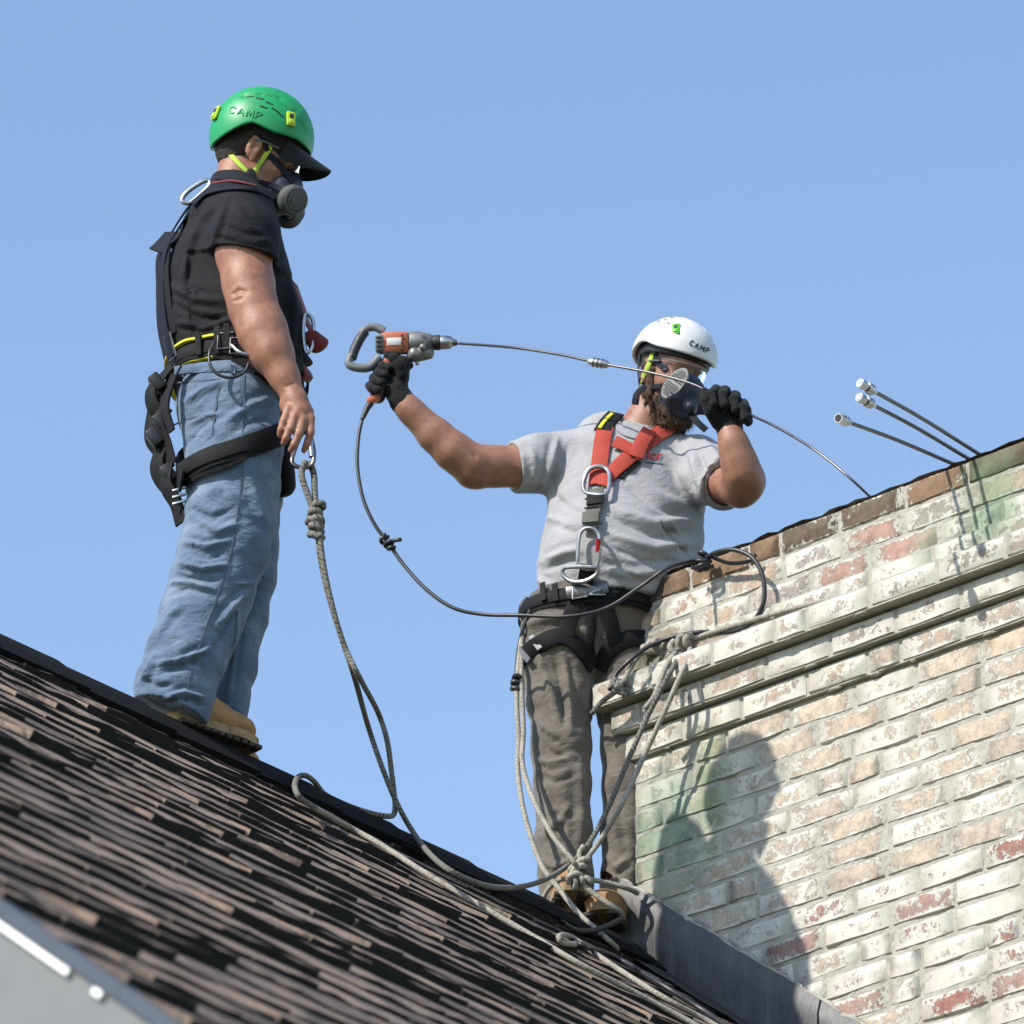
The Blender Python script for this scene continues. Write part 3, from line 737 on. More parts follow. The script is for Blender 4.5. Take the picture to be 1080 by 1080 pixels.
m_leather = mat('tan_nubuck', (.34, .185, .075), .8, .25, 26, c2=(.19, .10, .045), bump=.4, bscale=160, dirt=.35)
m_sole = mat('boot_sole', (.30, .20, .11), .85, .3, 40, bump=.4)
m_tread = mat('boot_tread', (.05, .038, .03), .9, .3, 40)
m_web = fabric('black_webbing', (.005, .005, .0055), weave=1400, wr=.1, sheen=.0, rough=.75)
m_webnavy = fabric('navy_webbing', (.0055, .006, .013), weave=1400, wr=.1, sheen=.0, rough=.75)
m_webred = fabric('red_webbing', (.33, .042, .026), c2=(.27, .034, .022), c3=(.38, .055, .034), weave=1400, wr=.1, sheen=.1, rough=.75)
m_webdred = fabric('dark_red_webbing', (.13, .014, .016), weave=1400, wr=.1, rough=.7)
m_webyel = fabric('yellow_webbing', (.62, .55, .03), weave=1400, wr=.1, sheen=.1, rough=.75)
m_weblime = fabric('lime_webbing', (.38, .52, .06), weave=1400, wr=.1, sheen=.1, rough=.7)
m_webgrey = fabric('olive_grey_webbing', (.10, .10, .085), c3=(.16, .16, .14), weave=1400, wr=.1, rough=.75)
m_steel = metal('brushed_steel', (.46, .46, .47), .32)
m_darksteel = metal('dark_steel', (.16, .15, .15), .4)
m_alu = metal('aluminium', (.40, .40, .415), .36)
m_green = mat('green_helmet_plastic', (.009, .27, .088), .42, .10, 12, bump=.08, bscale=300, spec=.5)
m_white = mat('white_helmet_plastic', (.60, .60, .605), .38, .06, 14, bump=.06, bscale=300, dirt=.12)
m_greend = mat('green_raised_letters', (.008, .25, .08), .5, .1, 30, bump=.05)
m_limep = mat('lime_plastic', (.42, .60, .02), .4, .1, 30, bump=.05)
m_greenp = mat('leaf_green_plastic', (.10, .42, .03), .4, .1, 30, bump=.05)
m_blackp = mat('black_plastic', (.010, .010, .011), .5, .3, 40, bump=.15)
m_greyp = mat('grey_plastic', (.13, .135, .145), .5, .15, 40, bump=.2)
m_navy = mat('navy_rubber', (.010, .014, .032), .5, .25, 30, bump=.2)
m_filter = mat('filter_grey', (.085, .085, .082), .65, .2, 40, bump=.4, bscale=300)
m_glove = fabric('black_knit_glove', (.006, .006, .0063), weave=1600, wr=.35, wscale=60, sheen=.04, grain=.5)
m_hair = mat('dark_hair', (.035, .025, .02), .7, .5, 120, bump=1, bscale=400, bdist=.004)
m_beard = mat('brown_beard', (.085, .045, .025), .75, .5, 150, c2=(.03, .016, .01), bump=1, bscale=350, bdist=.006)
m_capb = fabric('black_cap_cloth', (.008, .008, .009), wr=.15)
m_orange = mat('orange_tool_plastic', (.46, .13, .07), .45, .10, 30, bump=.1, dirt=.15)
m_toolgrey = mat('cast_grey_housing', (.20, .20, .20), .45, .15, 40, metal=.5, bump=.2, dirt=.3)
m_label = mat('white_sticker', (.78, .76, .73), .5, .08, 60, bump=.05)
m_redtxt = mat('red_print', (.45, .03, .03), .8, .1, 60)
m_blktxt = mat('black_print', (.012, .012, .012), .6, .1, 60)
m_cable = mat('black_rubber_cable', (.02, .02, .022), .42, .3, 50, bump=.1)
m_red = mat('red_anodised', (.42, .02, .025), .35, .15, 60, metal=.4)
m_lens, nt, bs = newmat('clear_lens')
bs.inputs['Base Color'].default_value = (.93, .95, .97, 1); bs.inputs['Roughness'].default_value = .04; bs.inputs['Transmission Weight'].default_value = 1; bs.inputs['IOR'].default_value = 1.15
def ropemat(name, c, cdark, fleck=.5, stripe=46):
    m, nt, b = newmat(name); uv = N_(nt, 'ShaderNodeUVMap').outputs[0]; sx = N_(nt, 'ShaderNodeSeparateXYZ'); nt.links.new(uv, sx.inputs[0])
    a1 = maths(nt, 'ADD', maths(nt, 'MULTIPLY', sx.outputs[0], stripe), maths(nt, 'MULTIPLY', sx.outputs[1], 1.0))
    p = pos(nt)
    w = maths(nt, 'FRACT', a1); tri = maths(nt, 'ABSOLUTE', maths(nt, 'SUBTRACT', w, .5))
    br = maths(nt, 'FRACT', maths(nt, 'MULTIPLY', maths(nt, 'ADD', maths(nt, 'MULTIPLY', sx.outputs[0], stripe*3), maths(nt, 'MULTIPLY', sx.outputs[1], 3)), 1.0))
    n1 = noise(nt, p, 60, 5, .7)
    col = mixc(nt, maths(nt, 'MULTIPLY', maths(nt, 'MULTIPLY', maths(nt, 'LESS_THAN', tri, .16), maths(nt, 'GREATER_THAN', noise(nt, p, 140, 2, .6), .48)), fleck), ramp(nt, n1, [(.3, tuple(v*.62 for v in c)), (.55, c), (.8, tuple(min(1, v*1.15) for v in c))]), cdark)
    nt.links.new(col, b.inputs['Base Color']); b.inputs['Roughness'].default_value = .9; b.inputs['Specular IOR Level'].default_value = .2
    setbump(nt, b, maths(nt, 'ABSOLUTE', maths(nt, 'SUBTRACT', br, .5)), .8, .0025); return m
m_rope = ropemat('white_kernmantle_rope', (.36, .335, .285), (.12, .11, .10), .5, 75)
m_ropeg = ropemat('grey_flecked_rope', (.20, .19, .17), (.02, .02, .02), .8, 80)
# ================================================================ worker in black shirt and green helmet
Y1 = ridge_at(228)[1] + .0
def A(x, y, d=0.0): return P(x, y, Y1+d)
S1 = 435.0                                                # photo pixels per metre here
F1 = nrm([.978, .208, 0]); NR1 = np.array([F1[1], -F1[0], 0])      # facing, near side (his right)
man1 = thing('person', A(215, 770), 'standing worker in green helmet, black shirt and blue jeans on the ridge', 'person')
# --- head frame
hf = nrm([.88, .19, -.39]); hl = nrm(np.cross([0.03, -.26, 1], hf)); hu = np.cross(hf, hl); HX1 = np.stack([hf, hl, hu]); H1 = A(270, 163, 0)
def h1(x, y, z): return H1 + hf*x + hl*y + hu*z
def head(f, h, HX, nose=True):
    f.add(ell(h(-.004, 0, .045), (.098, .076, .088), HX), .01); f.add(ell(h(.040, 0, -.035), (.060, .060, .085), HX), .03)
    f.add(ell(h(.055, 0, -.085), (.045, .044, .032), HX), .03); f.add(ell(h(.074, 0, .030), (.030, .055, .018), HX), .02)
    for s in (-1, 1):
        f.add(ell(h(.062, s*.042, -.025), (.032, .022, .024), HX), .02)              # cheek
        f.sub(ell(h(.102, s*.031, .006), (.016, .019, .012), HX), .012)              # eye socket
        f.add(ell(h(.079, s*.031, .006), (.013, .013, .012), HX), .003)              # eye
        f.add(ell(h(.083, s*.031, .015), (.011, .017, .006), HX), .004)              # lid
        e0 = h(-.008, s*.077, -.004); ax = HX.copy()
        f.add(ell(e0, (.020, .010, .033), HX), .005); f.sub(ell(e0 + HX[1]*s*.010 + HX[0]*.003, (.011, .007, .020), HX), .004)
        f.add(cone(e0+HX[0]*.012-HX[2]*.026, e0+HX[0]*.010-HX[2]*.034, .006, .007), .005)
    f.add(cone(h(.094, 0, .012), h(.116, 0, -.030), .009, .013), .010); f.add(ell(h(.104, 0, -.034), (.014, .019, .009), HX), .006)
    f.add(ell(h(.095, 0, -.064), (.013, .024, .006), HX), .005); f.add(ell(h(.093, 0, -.075), (.014, .021, .007), HX), .005)
# --- body: head, neck, trunk, arms, hand, legs in one skin
f = Field(*pxb(A, 160, 95, -.27, 345, 790, .27), .0042)
loft(f, [(A(250, 225, 0), .075, .13), (A(243, 250, 0), .095, .16), (A(240, 300, 0), .12, .155), (A(246, 350, 0), .135, .15), (A(246, 410, 0), .10, .145)], F1, .03)
for s, d in ((1, -.085), (-1, .1)):
    kx = (246, 240, 205, 185) if s == 1 else (258, 266, 250, 238)
    chain(f, [(A(kx[0], 430, d), .085), (A(kx[1], 580, d), .062), (A(kx[2], 660, d), .045), (A(kx[3], 712, d), .032)], .02)
chain(f, [(A(243, 214, 0), .058), (h1(-.02, 0, -.045), .056)], .02)
head(f, h1, HX1)
arm = [(A(257, 236, -.185), .062), (A(257, 268, -.195), .0645), (A(262, 300, -.20), .060), (A(267, 325, -.205), .056), (A(276, 350, -.21), .055), (A(287, 373, -.215), .049), (A(300, 398, -.215), .033), (A(305, 410, -.215), .0275)]
chain(f, arm, .03)
f.add(ell(A(252, 318, -.225), (.018, .02, .024)), .015)                              # elbow knob
f.add(ell(A(281, 350, -.215), (.036, .036, .055)), .04)                                # forearm belly
# far arm, bent in front of the body
chain(f, [(A(238, 238, .18), .06), (A(255, 320, .22), .052), (A(292, 372, .17), .032), (A(300, 378, .13), .03)], .015)
# near hand: palm and five fingers
chain(f, [(A(305, 408, -.215), .027), (A(311, 422, -.215), .030), (A(316, 436, -.215), .032)], .012)
f.add(eseg(A(306, 424, -.215), A(317, 440, -.213), (.030, .018), (.036, .017), [1, 0, .2]), .012)
FG = [[(304, 432, -.232), (299.5, 444, -.240), (296.5, 453, -.236), (295, 459, -.228)],
      [(311, 439, -.236), (306, 452, -.246), (301.5, 462, -.240), (299, 467.5, -.230)],
      [(319, 443, -.232), (315.5, 457, -.242), (310, 469, -.236), (306.5, 475, -.226)],
      [(327, 441, -.222), (327.5, 456, -.226), (324, 468, -.220), (320.5, 475, -.212)]]
for g_ in FG:
    pp = [A(*q) for q in g_]; chain(f, list(zip(pp, (.0118, .0108, .0096, .0080))), .0035)
    f.add(ell(A(g_[0][0], g_[0][1], g_[0][2]-.003), (.0125, .011, .0125)), .006)     # knuckle
tp = [A(303, 424, -.20), A(309, 440, -.165), A(306, 452, -.155), A(303, 460, -.16)]; chain(f, list(zip(tp, (.015, .0125, .011, .009))), .006)
V, F = f.mesh(); V = relax(V, F, 2, .45)
V = folds(V, F, [(((243, 312), (252, 306), (262, 308)), 2.2, -.004), (((246, 318), (256, 314)), 1.6, -.003), (((300, 408), (312, 404)), 2, -.002),
                 (((306, 436), (301, 450)), 1.5, -.002)])
body1 = mk('body', V, F, m_skin, man1); T_body1 = bvh(V, F)
# fingernails
for g_ in FG:
    pass
# --- short hair at the nape
f = Field(*bounds([H1], .16), .004)
f.add(ell(h1(-.008, 0, .045), (.102, .081, .093), HX1), .005); f.add(ell(h1(-.045, 0, -.015), (.058, .060, .055), HX1), .02)
f.cut(h1(.022, 0, 0), hf); f.cut(h1(-.03, 0, -.058), -hu)
f.sub(ell(h1(-.002, -.09, -.008), (.030, .035, .040), HX1), .006); f.sub(ell(h1(-.002, .09, -.008), (.030, .035, .040), HX1), .006)
f.disp(lambda p: .004*(vnoise(p*160)-.5))
V, F = f.mesh(); hair1 = mk('hair', V, F, m_hair, man1)
# --- t-shirt
f = Field(*pxb(A, 155, 185, -.29, 345, 430, .29), .0042)
loft(f, [(A(248, 218, 0), .070, .115), (A(243, 246, 0), .118, .185), (A(240, 300, 0), .150, .185), (A(246, 345, 0), .168, .180), (A(250, 372, 0), .158, .172), (A(256, 430, 0), .155, .17)], F1, .035)
chain(f, [(A(245, 206, 0), .066), (A(247, 198, 0), .062)], .03)
chain(f, [(A(256, 232, -.165), .074), (A(258, 250, -.195), .080), (A(259, 285, -.20), .083)], .035)
chain(f, [(A(238, 236, .165), .074), (A(243, 290, .20), .08)], .035)
fc = lambda a_, b_, c_: np.cross(b_-a_, c_-a_)
a_, b_, c_ = A(222, 262, -.2), A(296, 275, -.2), A(259, 268, -.05)
_hn = np.cross(b_-a_, np.array([0, 1., .25])); _hn = nrm(_hn if _hn[2] < 0 else -_hn)
axis_ = nrm(A(259, 285, -.2)-A(258, 250, -.195))
def sleeve_cut(p):
    d = (p-a_)@_hn; q = p-A(258, 262, -.198); r = np.sqrt(((q-(q@axis_)[..., None]*axis_)**2).sum(-1))-.16
    return np.maximum(-d, r)
f.sub((sleeve_cut, *pxb(A, 205, 240, -.34, 315, 345, -.06)), .002)
f.sub(cone(A(258, 255, -.198), A(259, 275, -.202), .070, .071), .003)
loft(f, [(A(241, 285, 0), .146, .150), (A(241, 292, 0), .148, .160), (A(240, 305, 0), .150, .172), (A(246, 345, 0), .166, .178), (A(249, 372, 0), .155, .170), (A(258, 430, 0), .150, .165)], F1, .02)
hv = np.cross(A(332, 412, -.15)-A(180, 378, -.15), [0, 1, 0]); f.cut(A(180, 378, -.15), hv if hv[2] < 0 else -hv)
f.sub(cone(A(248, 206, 0), A(252, 188, 0), .056, .058), .004); f.cut(A(247, 194, 0), [.25, 0, 1])
f.disp(lambda p: .007*(vnoise(p*[16, 16, 9])-.5) + .006*(np.abs(vnoise(p*[9, 9, 24]+[3, 1, p[:, 0].mean()])-.5)-.25))
V, F = f.mesh(); V = relax(V, F, 1, .5)
V = folds(V, F, [(((232, 214), (222, 240), (216, 262)), 4, -.008), (((240, 206), (232, 232), (224, 258)), 3, .006), (((222, 215), (203, 250), (192, 300)), 4, .006), (((215, 230), (200, 270), (196, 310)), 4, -.006),
                 (((245, 216), (266, 240), (290, 262)), 5, .004), (((226, 250), (260, 258), (292, 262)), 3, -.004), (((232, 236), (258, 246), (284, 250)), 3, -.004), (((227, 262), (260, 264), (292, 273)), 1.6, .003),
                 (((178, 300), (205, 315), (235, 318)), 4, .006), (((178, 318), (210, 335), (240, 336)), 4, -.007), (((184, 340), (215, 345), (246, 336)), 3.5, .006), (((195, 310), (204, 306), (206, 312)), 2, .004),
                 (((206, 345), (225, 340), (245, 346)), 3, -.005), (((300, 290), (315, 330), (322, 360)), 5, .005), (((296, 310), (308, 350), (316, 390)), 5, -.006)])
shirt1 = mk('shirt', V, F, m_black, man1); T_shirt1 = bvh(V, F)
# --- jeans
f = Field(*pxb(A, 130, 375, -.20, 320, 785, .2), .0045)
loft(f, [(A(246, 384, 0), .139, .165), (A(244, 412, 0), .124, .168), (A(244, 440, 0), .108, .165)], F1, .03)
f.add(ell(A(222, 432, -.07), (.085, .08, .10)), .04); f.add(ell(A(226, 432, .07), (.085, .08, .10)), .04)
nl = [(246, 432, 50, .098), (246, 470, 51, .098), (245, 505, 50, .095), (243, 545, 48, .09), (237, 580, 47, .088), (223, 620, 45, .085), (211, 655, 43, .083), (198, 690, 42, .082), (186, 722, 41, .082), (181, 748, 40.5, .082)]
loft(f, [(A(x, y, -.082), w/S1, r) for x, y, w, r in nl], F1, .025)
fl = [(258, 440, 42, .085), (264, 520, 34, .08), (264, 580, 28, .075), (264, 612, 25, .072), (256, 650, 25, .07), (246, 700, 23.5, .07), (239, 740, 22, .07), (237, 775, 22, .07)]
loft(f, [(A(x, y, .10), w/S1, r) for x, y, w, r in fl], F1, .025)
f.cut(A(247, 383, -.165), [.03, 0, 1])
hn = nrm(np.cross(A(222, 756, -.08)-A(142, 731, -.08), [0.0, 1, .10])); hn = hn if hn[2] < 0 else -hn
def hemcut(p): return np.maximum(-((p-A(182, 751, -.08))@hn), p[..., 1]-(Y1+.012))
f.sub((hemcut, *pxb(A, 110, 700, -.25, 300, 800, .05)), .002)
f.disp(lambda p: .008*(vnoise(p*[13, 13, 17])-.5) + .007*(np.abs(vnoise(p*[10, 10, 30]+7)-.5)-.25))
V, F = f.mesh(); V = relax(V, F, 1, .5)
V = folds(V, F, [(((195, 572), (218, 577), (242, 570)), 3.2, .009), (((196, 582), (220, 588), (236, 584)), 3, -.008), (((188, 594), (214, 600), (240, 596)), 3.2, .009), (((186, 606), (210, 610), (232, 612)), 3, -.008),
                 (((180, 614), (204, 616), (226, 622)), 3.2, .008), (((176, 628), (196, 622)), 3, -.006), (((250, 616), (268, 615), (281, 606)), 3, .006), (((230, 660), (246, 640), (262, 622)), 4, .007), (((222, 690), (236, 668), (252, 640)), 3.5, -.007),
                 (((162, 700), (185, 698), (206, 690), (222, 684)), 3, .010), (((160, 712), (182, 706), (200, 702)), 3, -.008), (((150, 716), (165, 724), (182, 722)), 3.5, -.008), (((176, 735), (195, 730), (215, 736)), 3, .008), (((172, 742), (196, 738), (216, 744)), 2.4, -.006),
                 (((196, 690), (214, 704), (220, 722)), 4, -.007), (((165, 670), (178, 650), (190, 640)), 4, .005), (((148, 720), (156, 705), (162, 690)), 3.5, .007), (((252, 640), (247, 690), (240, 745)), 3, .004),
                 (((193, 425), (215, 410), (238, 402)), 3.5, .005), (((196, 450), (214, 440), (232, 436)), 3, .005), (((198, 468), (210, 452), (220, 446)), 3, -.005), (((236, 446), (262, 428), (285, 420)), 4, .005), (((240, 460), (262, 446), (290, 440)), 4, -.005),
                 (((214, 520), (236, 514), (252, 528)), 6, .005), (((205, 545), (230, 560), (250, 552)), 4, .006), (((200, 536), (225, 546), (246, 536)), 3.5, -.006), (((262, 500), (276, 540), (282, 560)), 5, .004)])
jeans1 = mk('jeans', V, F, m_jeans, man1); T_jeans1 = bvh(V, F)
TJ = [T_jeans1]
for nm, pl, w in (('side_seam', ((254, 420), (256, 470), (253, 520), (246, 570), (232, 620), (216, 665), (202, 705), (196, 740)), .004), ('pocket_seam', ((232, 400), (229, 420), (226, 440), (224, 458)), .005), ('pocket_seam', ((180, 405), (205, 402), (232, 400)), .005),
                  ('inseam', ((250, 645), (246, 690), (240, 720), (236, 752)), .005), ('pocket_seam', ((258, 396), (257, 415), (259, 440)), .004), ('yoke_seam', ((184, 448), (205, 440), (226, 438)), .004), ('hem_seam', ((150, 733), (176, 746), (200, 744), (218, 742)), .004)):
    strap(nm, pl, w, m_stitch, TJ, jeans1, .0, .0018)
strap('waistband', ((184, 392), (215, 388), (250, 386), (290, 388)), .030, m_jeans, TJ, jeans1, .0, .005)
for x in (193, 245): strap('belt_loop', ((x, 378), (x+1, 396)), .012, m_jeans, [T_jeans1, T_shirt1], jeans1, .004, .004)
strap('red_tab', ((194, 393), (203, 390)), .011, m_webred, TJ, jeans1, .005, .002)
# --- boots
def boot(parent, heel, fdir, mats, low=0.0, L=.30, up=Z_, sh=.19):
    """heel: point under the heel; boot lies along fdir"""
    fx = nrm(fdir); fy = np.cross(up, fx); fy = nrm(fy); fz = np.cross(fx, fy); AX = np.stack([fx, fy, fz])
    b = lambda x, y, z: heel + fx*x + fy*y + fz*z
    f = Field(*bounds([b(-.06, -.08, -.02), b(L+.05, .08, .22), b(L+.05, -.08, .22), b(-.06, .08, -.02)], .03), .0035)
    f.add(eseg(b(.035, 0, .055), b(L-.075, 0, .050), (.040, .040), (.047, .034), fy), .02)
    f.add(eseg(b(L-.12, 0, .052), b(L-.055, .0, .046), (.049, .036), (.046, .032), fy), .02)
    f.add(eseg(b(.045, 0, .05), b(.035, 0, sh), (.050, .044), (.050, .046), fx), .03); f.add(eseg(b(.10, 0, .07), b(.06, 0, sh-.03), (.035, .036), (.035, .036), fy), .04)
    f.sub((lambda p: -((p-b(0, 0, .026))@fz)*-1.0, b(-.1, -.1, -.05), b(L+.1, .1, .026)), .002)
    f.disp(lambda p: .004*(vnoise(p*45)-.5))
    V, F = f.mesh(); o = mk('boot', V, F, mats[0], parent)
    out = []
    for t in np.linspace(0, 2*math.pi, 40, endpoint=False):
        c_, s_ = math.cos(t), math.sin(t); x = L/2-.012 + (L/2)*np.sign(c_)*abs(c_)**.75; w = (.040 if x < .1 else .040+.012*min(1, (x-.1)/.08))
        out.append((x, w*np.sign(s_)*abs(s_)**.7))
    g = Geo(); g.prism(out, .008, .030, heel, fx, fy, fz); g.mk('sole', mats[1], o, True, 40)
    g = Geo()
    for i in range(11):
        x = .0+i*(L-.03)/10
        for s in (-1, 1): g.box(b(x, s*.030, .003), (.016, .030, .011), AX, .002)
    tag(g.mk('tread', mats[2], o, False), kind='stuff')
    g = Geo(); g.tube(spline([b(.10+.10*t, .030*math.cos(t*3.1), .074-.010*t) for t in np.linspace(0, 1, 6)], .01), .0022, 6); g.mk('welt_seam', mats[0], o)
    for k in range(4):
        x = .095+.022*k; z = .105-.012*k; g = Geo(); g.tube(spline([b(x, -.026, z-.012), b(x+.010, 0, z+.006), b(x, .026, z-.012)], .006), .003, 6); g.mk('lace', mats[1], o)
    return o
bm_ = (m_leather, m_sole, m_tread)
fd = nrm([.76, .65, 0]); heel1 = ridge_at(190) - Z_*.006 - U_*.022
b1 = boot(man1, heel1, fd, bm_, L=.262, sh=.135)
boot(man1, A(214, 792, .15), nrm([.42, .9, 0]), bm_, L=.262, sh=.14)
# --- helmet
def helmet(parent, h, HX, msh, c, r, zc, res=.0032):
    f = Field(*bounds([h(*c)], max(r)+.02), res)
    f.add(ell(h(*c), r, HX), 0.0001)
    f.sub(ell(h(c[0], c[1], c[2]-.004), (r[0]-.011, r[1]-.011, r[2]-.011), HX), .002)
    def under(p):
        q = (p-h(0, 0, 0))@HX.T; return q[..., 2]-zc(q[..., 0], q[..., 1])
    f.sub((lambda p: under(p), h(*c)-.2, h(*c)+.2), .003)
    # moulded ridges and vents on the crown
    for s in (-1, 1):
        for t in (.022, .040, .058):
            pl = [h(c[0]+x, s*(t+.004), c[2]+math.sqrt(max(0, 1-(x/r[0])**2-((t+.004)/r[1])**2))*r[2]) for x in np.linspace(-.015-.01*(t < .03), .075-(t-.02)*.5, 8)]
            for a1, b1_ in zip(pl[:-1], pl[1:]): f.sub(cone(a1, b1_, .0030, .0030), .004)
        pl = [h(c[0]+x, s*r[1]*math.sqrt(max(0, 1-(x/r[0])**2-(z/r[2])**2)), c[2]+z) for x, z in ((-.085, .060), (-.05, .080), (0, .092), (.05, .078), (.095, .050))]
        for a1, b1_ in zip(pl[:-1], pl[1:]): f.sub(cone(a1, b1_, .0035, .0035), .010)
    V, F = f.mesh(); V = relax(V, F, 1, .3); o = mk('helmet', V, F, msh, parent); return o, bvh(V, F)
zc1 = lambda x, y: .042 + .018*np.clip((x-.02)/.06, 0, 1) - .105*np.clip((-.035-x)/.09, 0, 1)**1.3
hel1, T_hel1 = helmet(man1, h1, HX1, m_green, (-.006, 0, .045), (.134, .113, .134), zc1)
# inner padding band and black cap under the shell
f = Field(*bounds([h1(0, 0, .06)], .13), .004); f.add(ell(h1(-.004, 0, .058), (.112, .093, .096), HX1), .001); f.cut(h1(0, 0, .028), -hu+hf*-.35); V, F = f.mesh(); cap1 = mk('cap', V, F, m_capb, man1)
Vb = []; Fb = []; nx, ny = 8, 16
for i in range(nx+1):
    for k in range(ny+1):
        v = -1+2*k/ny; y = v*.078; reach = .092*math.sqrt(max(0, 1-abs(v)**2.6)); x0 = .098*math.sqrt(max(0, 1-(y/.10)**2)); t = i/nx
        Vb.append(h1(x0+reach*t, y, .062-.036*v*v*(.35+.65*t)-.012*t-.016*t*abs(v)))
n = len(Vb); Vb += [v-hu*.004 for v in Vb]
for i in range(nx):
    for k in range(ny):
        a1, b1_, c1, d1 = i*(ny+1)+k, (i+1)*(ny+1)+k, (i+1)*(ny+1)+k+1, i*(ny+1)+k+1; Fb += [[a1, b1_, c1, d1], [n+d1, n+c1, n+b1_, n+a1]]
rim = [k for k in range(ny+1)] + [i*(ny+1)+ny for i in range(1, nx+1)] + [nx*(ny+1)+k for k in range(ny-1, -1, -1)] + [i*(ny+1) for i in range(nx-1, 0, -1)]
for k in range(len(rim)): k2 = (k+1) % len(rim); Fb.append([rim[k], rim[k2], n+rim[k2], n+rim[k]])
mk('bill', Vb, Fb, m_capb, cap1, True, None, 50)
def clip(parent, px, tree, m, s=1.0, ang=0.0):
    h = cast(*px, [tree]);
    if h is None: return
    c, n = h[0], h[1]; ex = nrm(np.cross(n, nrm([0, -.46, .887]))); ey = np.cross(n, ex); ca, sa = math.cos(ang), math.sin(ang); ex, ey = ex*ca+ey*sa, ey*ca-ex*sa
    g = Geo(); AX = np.stack([ex, ey, n]); g.box(c+n*.004, (.024*s, .040*s, .008), AX, .0035); o = g.mk('clip', m, parent)
    g = Geo(); g.box(c+n*.0085-ey*.006*s, (.011*s, .012*s, .003), AX, .001); g.mk('clip_slot', m_blackp, o, False)
    g = Geo(); g.box(c+n*.009+ey*.009*s, (.015*s, .013*s, .004), AX, .0015); g.mk('clip_tab', m, o)
for px, an in (((229, 120), .25), ((306, 126), -.2)): clip(hel1, px, T_hel1, m_limep, 1.0, an)
strokes_on('lettering', 'CAMP', 7.0, 7.0, (259, 119), T_hel1, m_greend, hel1, .20, .0021, .35, .1)
for x, y, an in ((264, 102, .3), (274, 104, .38), (284, 109, .5), (278, 113, .4), (290, 116, .6), (296, 121, .7)):
    h = cast(x, y, [T_hel1])
    if h is None: continue
    ex = nrm(ray(x+math.cos(an), y+math.sin(an))-ray(x, y)); ex = nrm(ex-h[1]*(ex@h[1])); g = Geo(); g.box(h[0]+h[1]*.0004, (.020, .0042, .002), np.stack([ex, np.cross(h[1], ex), h[1]]), .0008); g.mk('vent_slot', m_blackp, hel1, False)
TH = [T_body1, T_shirt1]
strap('chin_strap', ((290, 142), (284, 157), (275, 172), (266, 184)), .012, m_weblime, [T_body1, T_hel1], hel1, .004, .002)
strap('chin_strap', ((231, 147), (243, 163), (255, 177), (264, 185)), .012, m_weblime, [T_body1], hel1, .004, .002, 3)
strap('chin_strap', ((265, 184), (273, 196), (284, 206)), .013, m_blackp, [T_body1], hel1, .003, .003)
hb_ = cast(264, 184, [T_body1])
g = Geo(); g.lathe([(0, .0), (.0, .013), (.004, .014), (.008, .012), (.010, .0)], hb_[0]+hb_[1]*.002, hb_[1], 16); g.mk('buckle', m_blackp, hel1)
# --- respirator
def respirator(parent, h, HX, body_m, filt_m, tb, size=1.0, discs=True):
    f = Field(*bounds([h(.10, 0, -.06)], .13), .0032)
    f.add(ell(h(.098, 0, -.058), (.048*size, .056*size, .058*size), HX), .01); f.add(cone(h(.110, 0, -.022), h(.118, 0, -.040), .018, .026), .02)
    f.add(ell(h(.078, 0, -.098), (.045, .046, .026), HX), .02)
    for s in (-1, 1): f.add(cone(h(.115, s*.030, -.070), h(.132, s*.052, -.078), .026 if discs else .017, .028 if discs else .015), .012)
    f.add(cone(h(.13, 0, -.082), h(.150, 0, -.088), .022, .019), .01)
    f.sub(cone(h(.13, 0, -.04), h(.145, 0, -.05), .004, .004), .004)
    V, F = f.mesh(); o = mk('respirator', V, F, body_m, parent); t = bvh(V, F)
    for s in (-1, 1) if discs else ():
        g = Geo(); ax = nrm(HX[0]*.55+HX[1]*s*.83-HX[2]*.12); c = h(.134, s*.056, -.082)
        g.lathe([(-.004, .0), (-.004, .036), (.008, .040), (.020, .0395), (.026, .034), (.028, .0)], c, ax, 28); fo = g.mk('filter', filt_m, o)
        g = Geo()
        for q in (.012, .022, .031): g.tube([c+ax*.0275+(HX[2]*math.cos(a)+np.cross(ax, HX[2])*math.sin(a))*q for a in np.linspace(0, 2*math.pi, 25)[:-1]], .0016, 6, True)
        g.mk('grille', filt_m, fo)
    g = Geo(); g.lathe([(0, 0), (0, .021), (.008, .022), (.012, .017), (.013, 0)], h(.146, 0, -.090), nrm(HX[0]-HX[2]*.3), 22); g.mk('exhale_valve', filt_m, o)
    return o, t
resp1, T_resp1 = respirator(man1, h1, HX1, m_navy, m_filter, T_body1, 1.1)
strap('head_strap', ((283, 163), (292, 172), (300, 182), (309, 193)), .016, m_webnavy, [T_body1, T_resp1], resp1, .003, .003)
strap('head_strap', ((283, 160), (279, 150), (272, 142)), .014, m_webnavy, [T_body1], resp1, .003, .003)
strap('neck_strap', ((302, 203), (290, 197), (275, 193), (258, 192)), .013, m_webnavy, [T_body1, T_resp1], resp1, .003, .003)
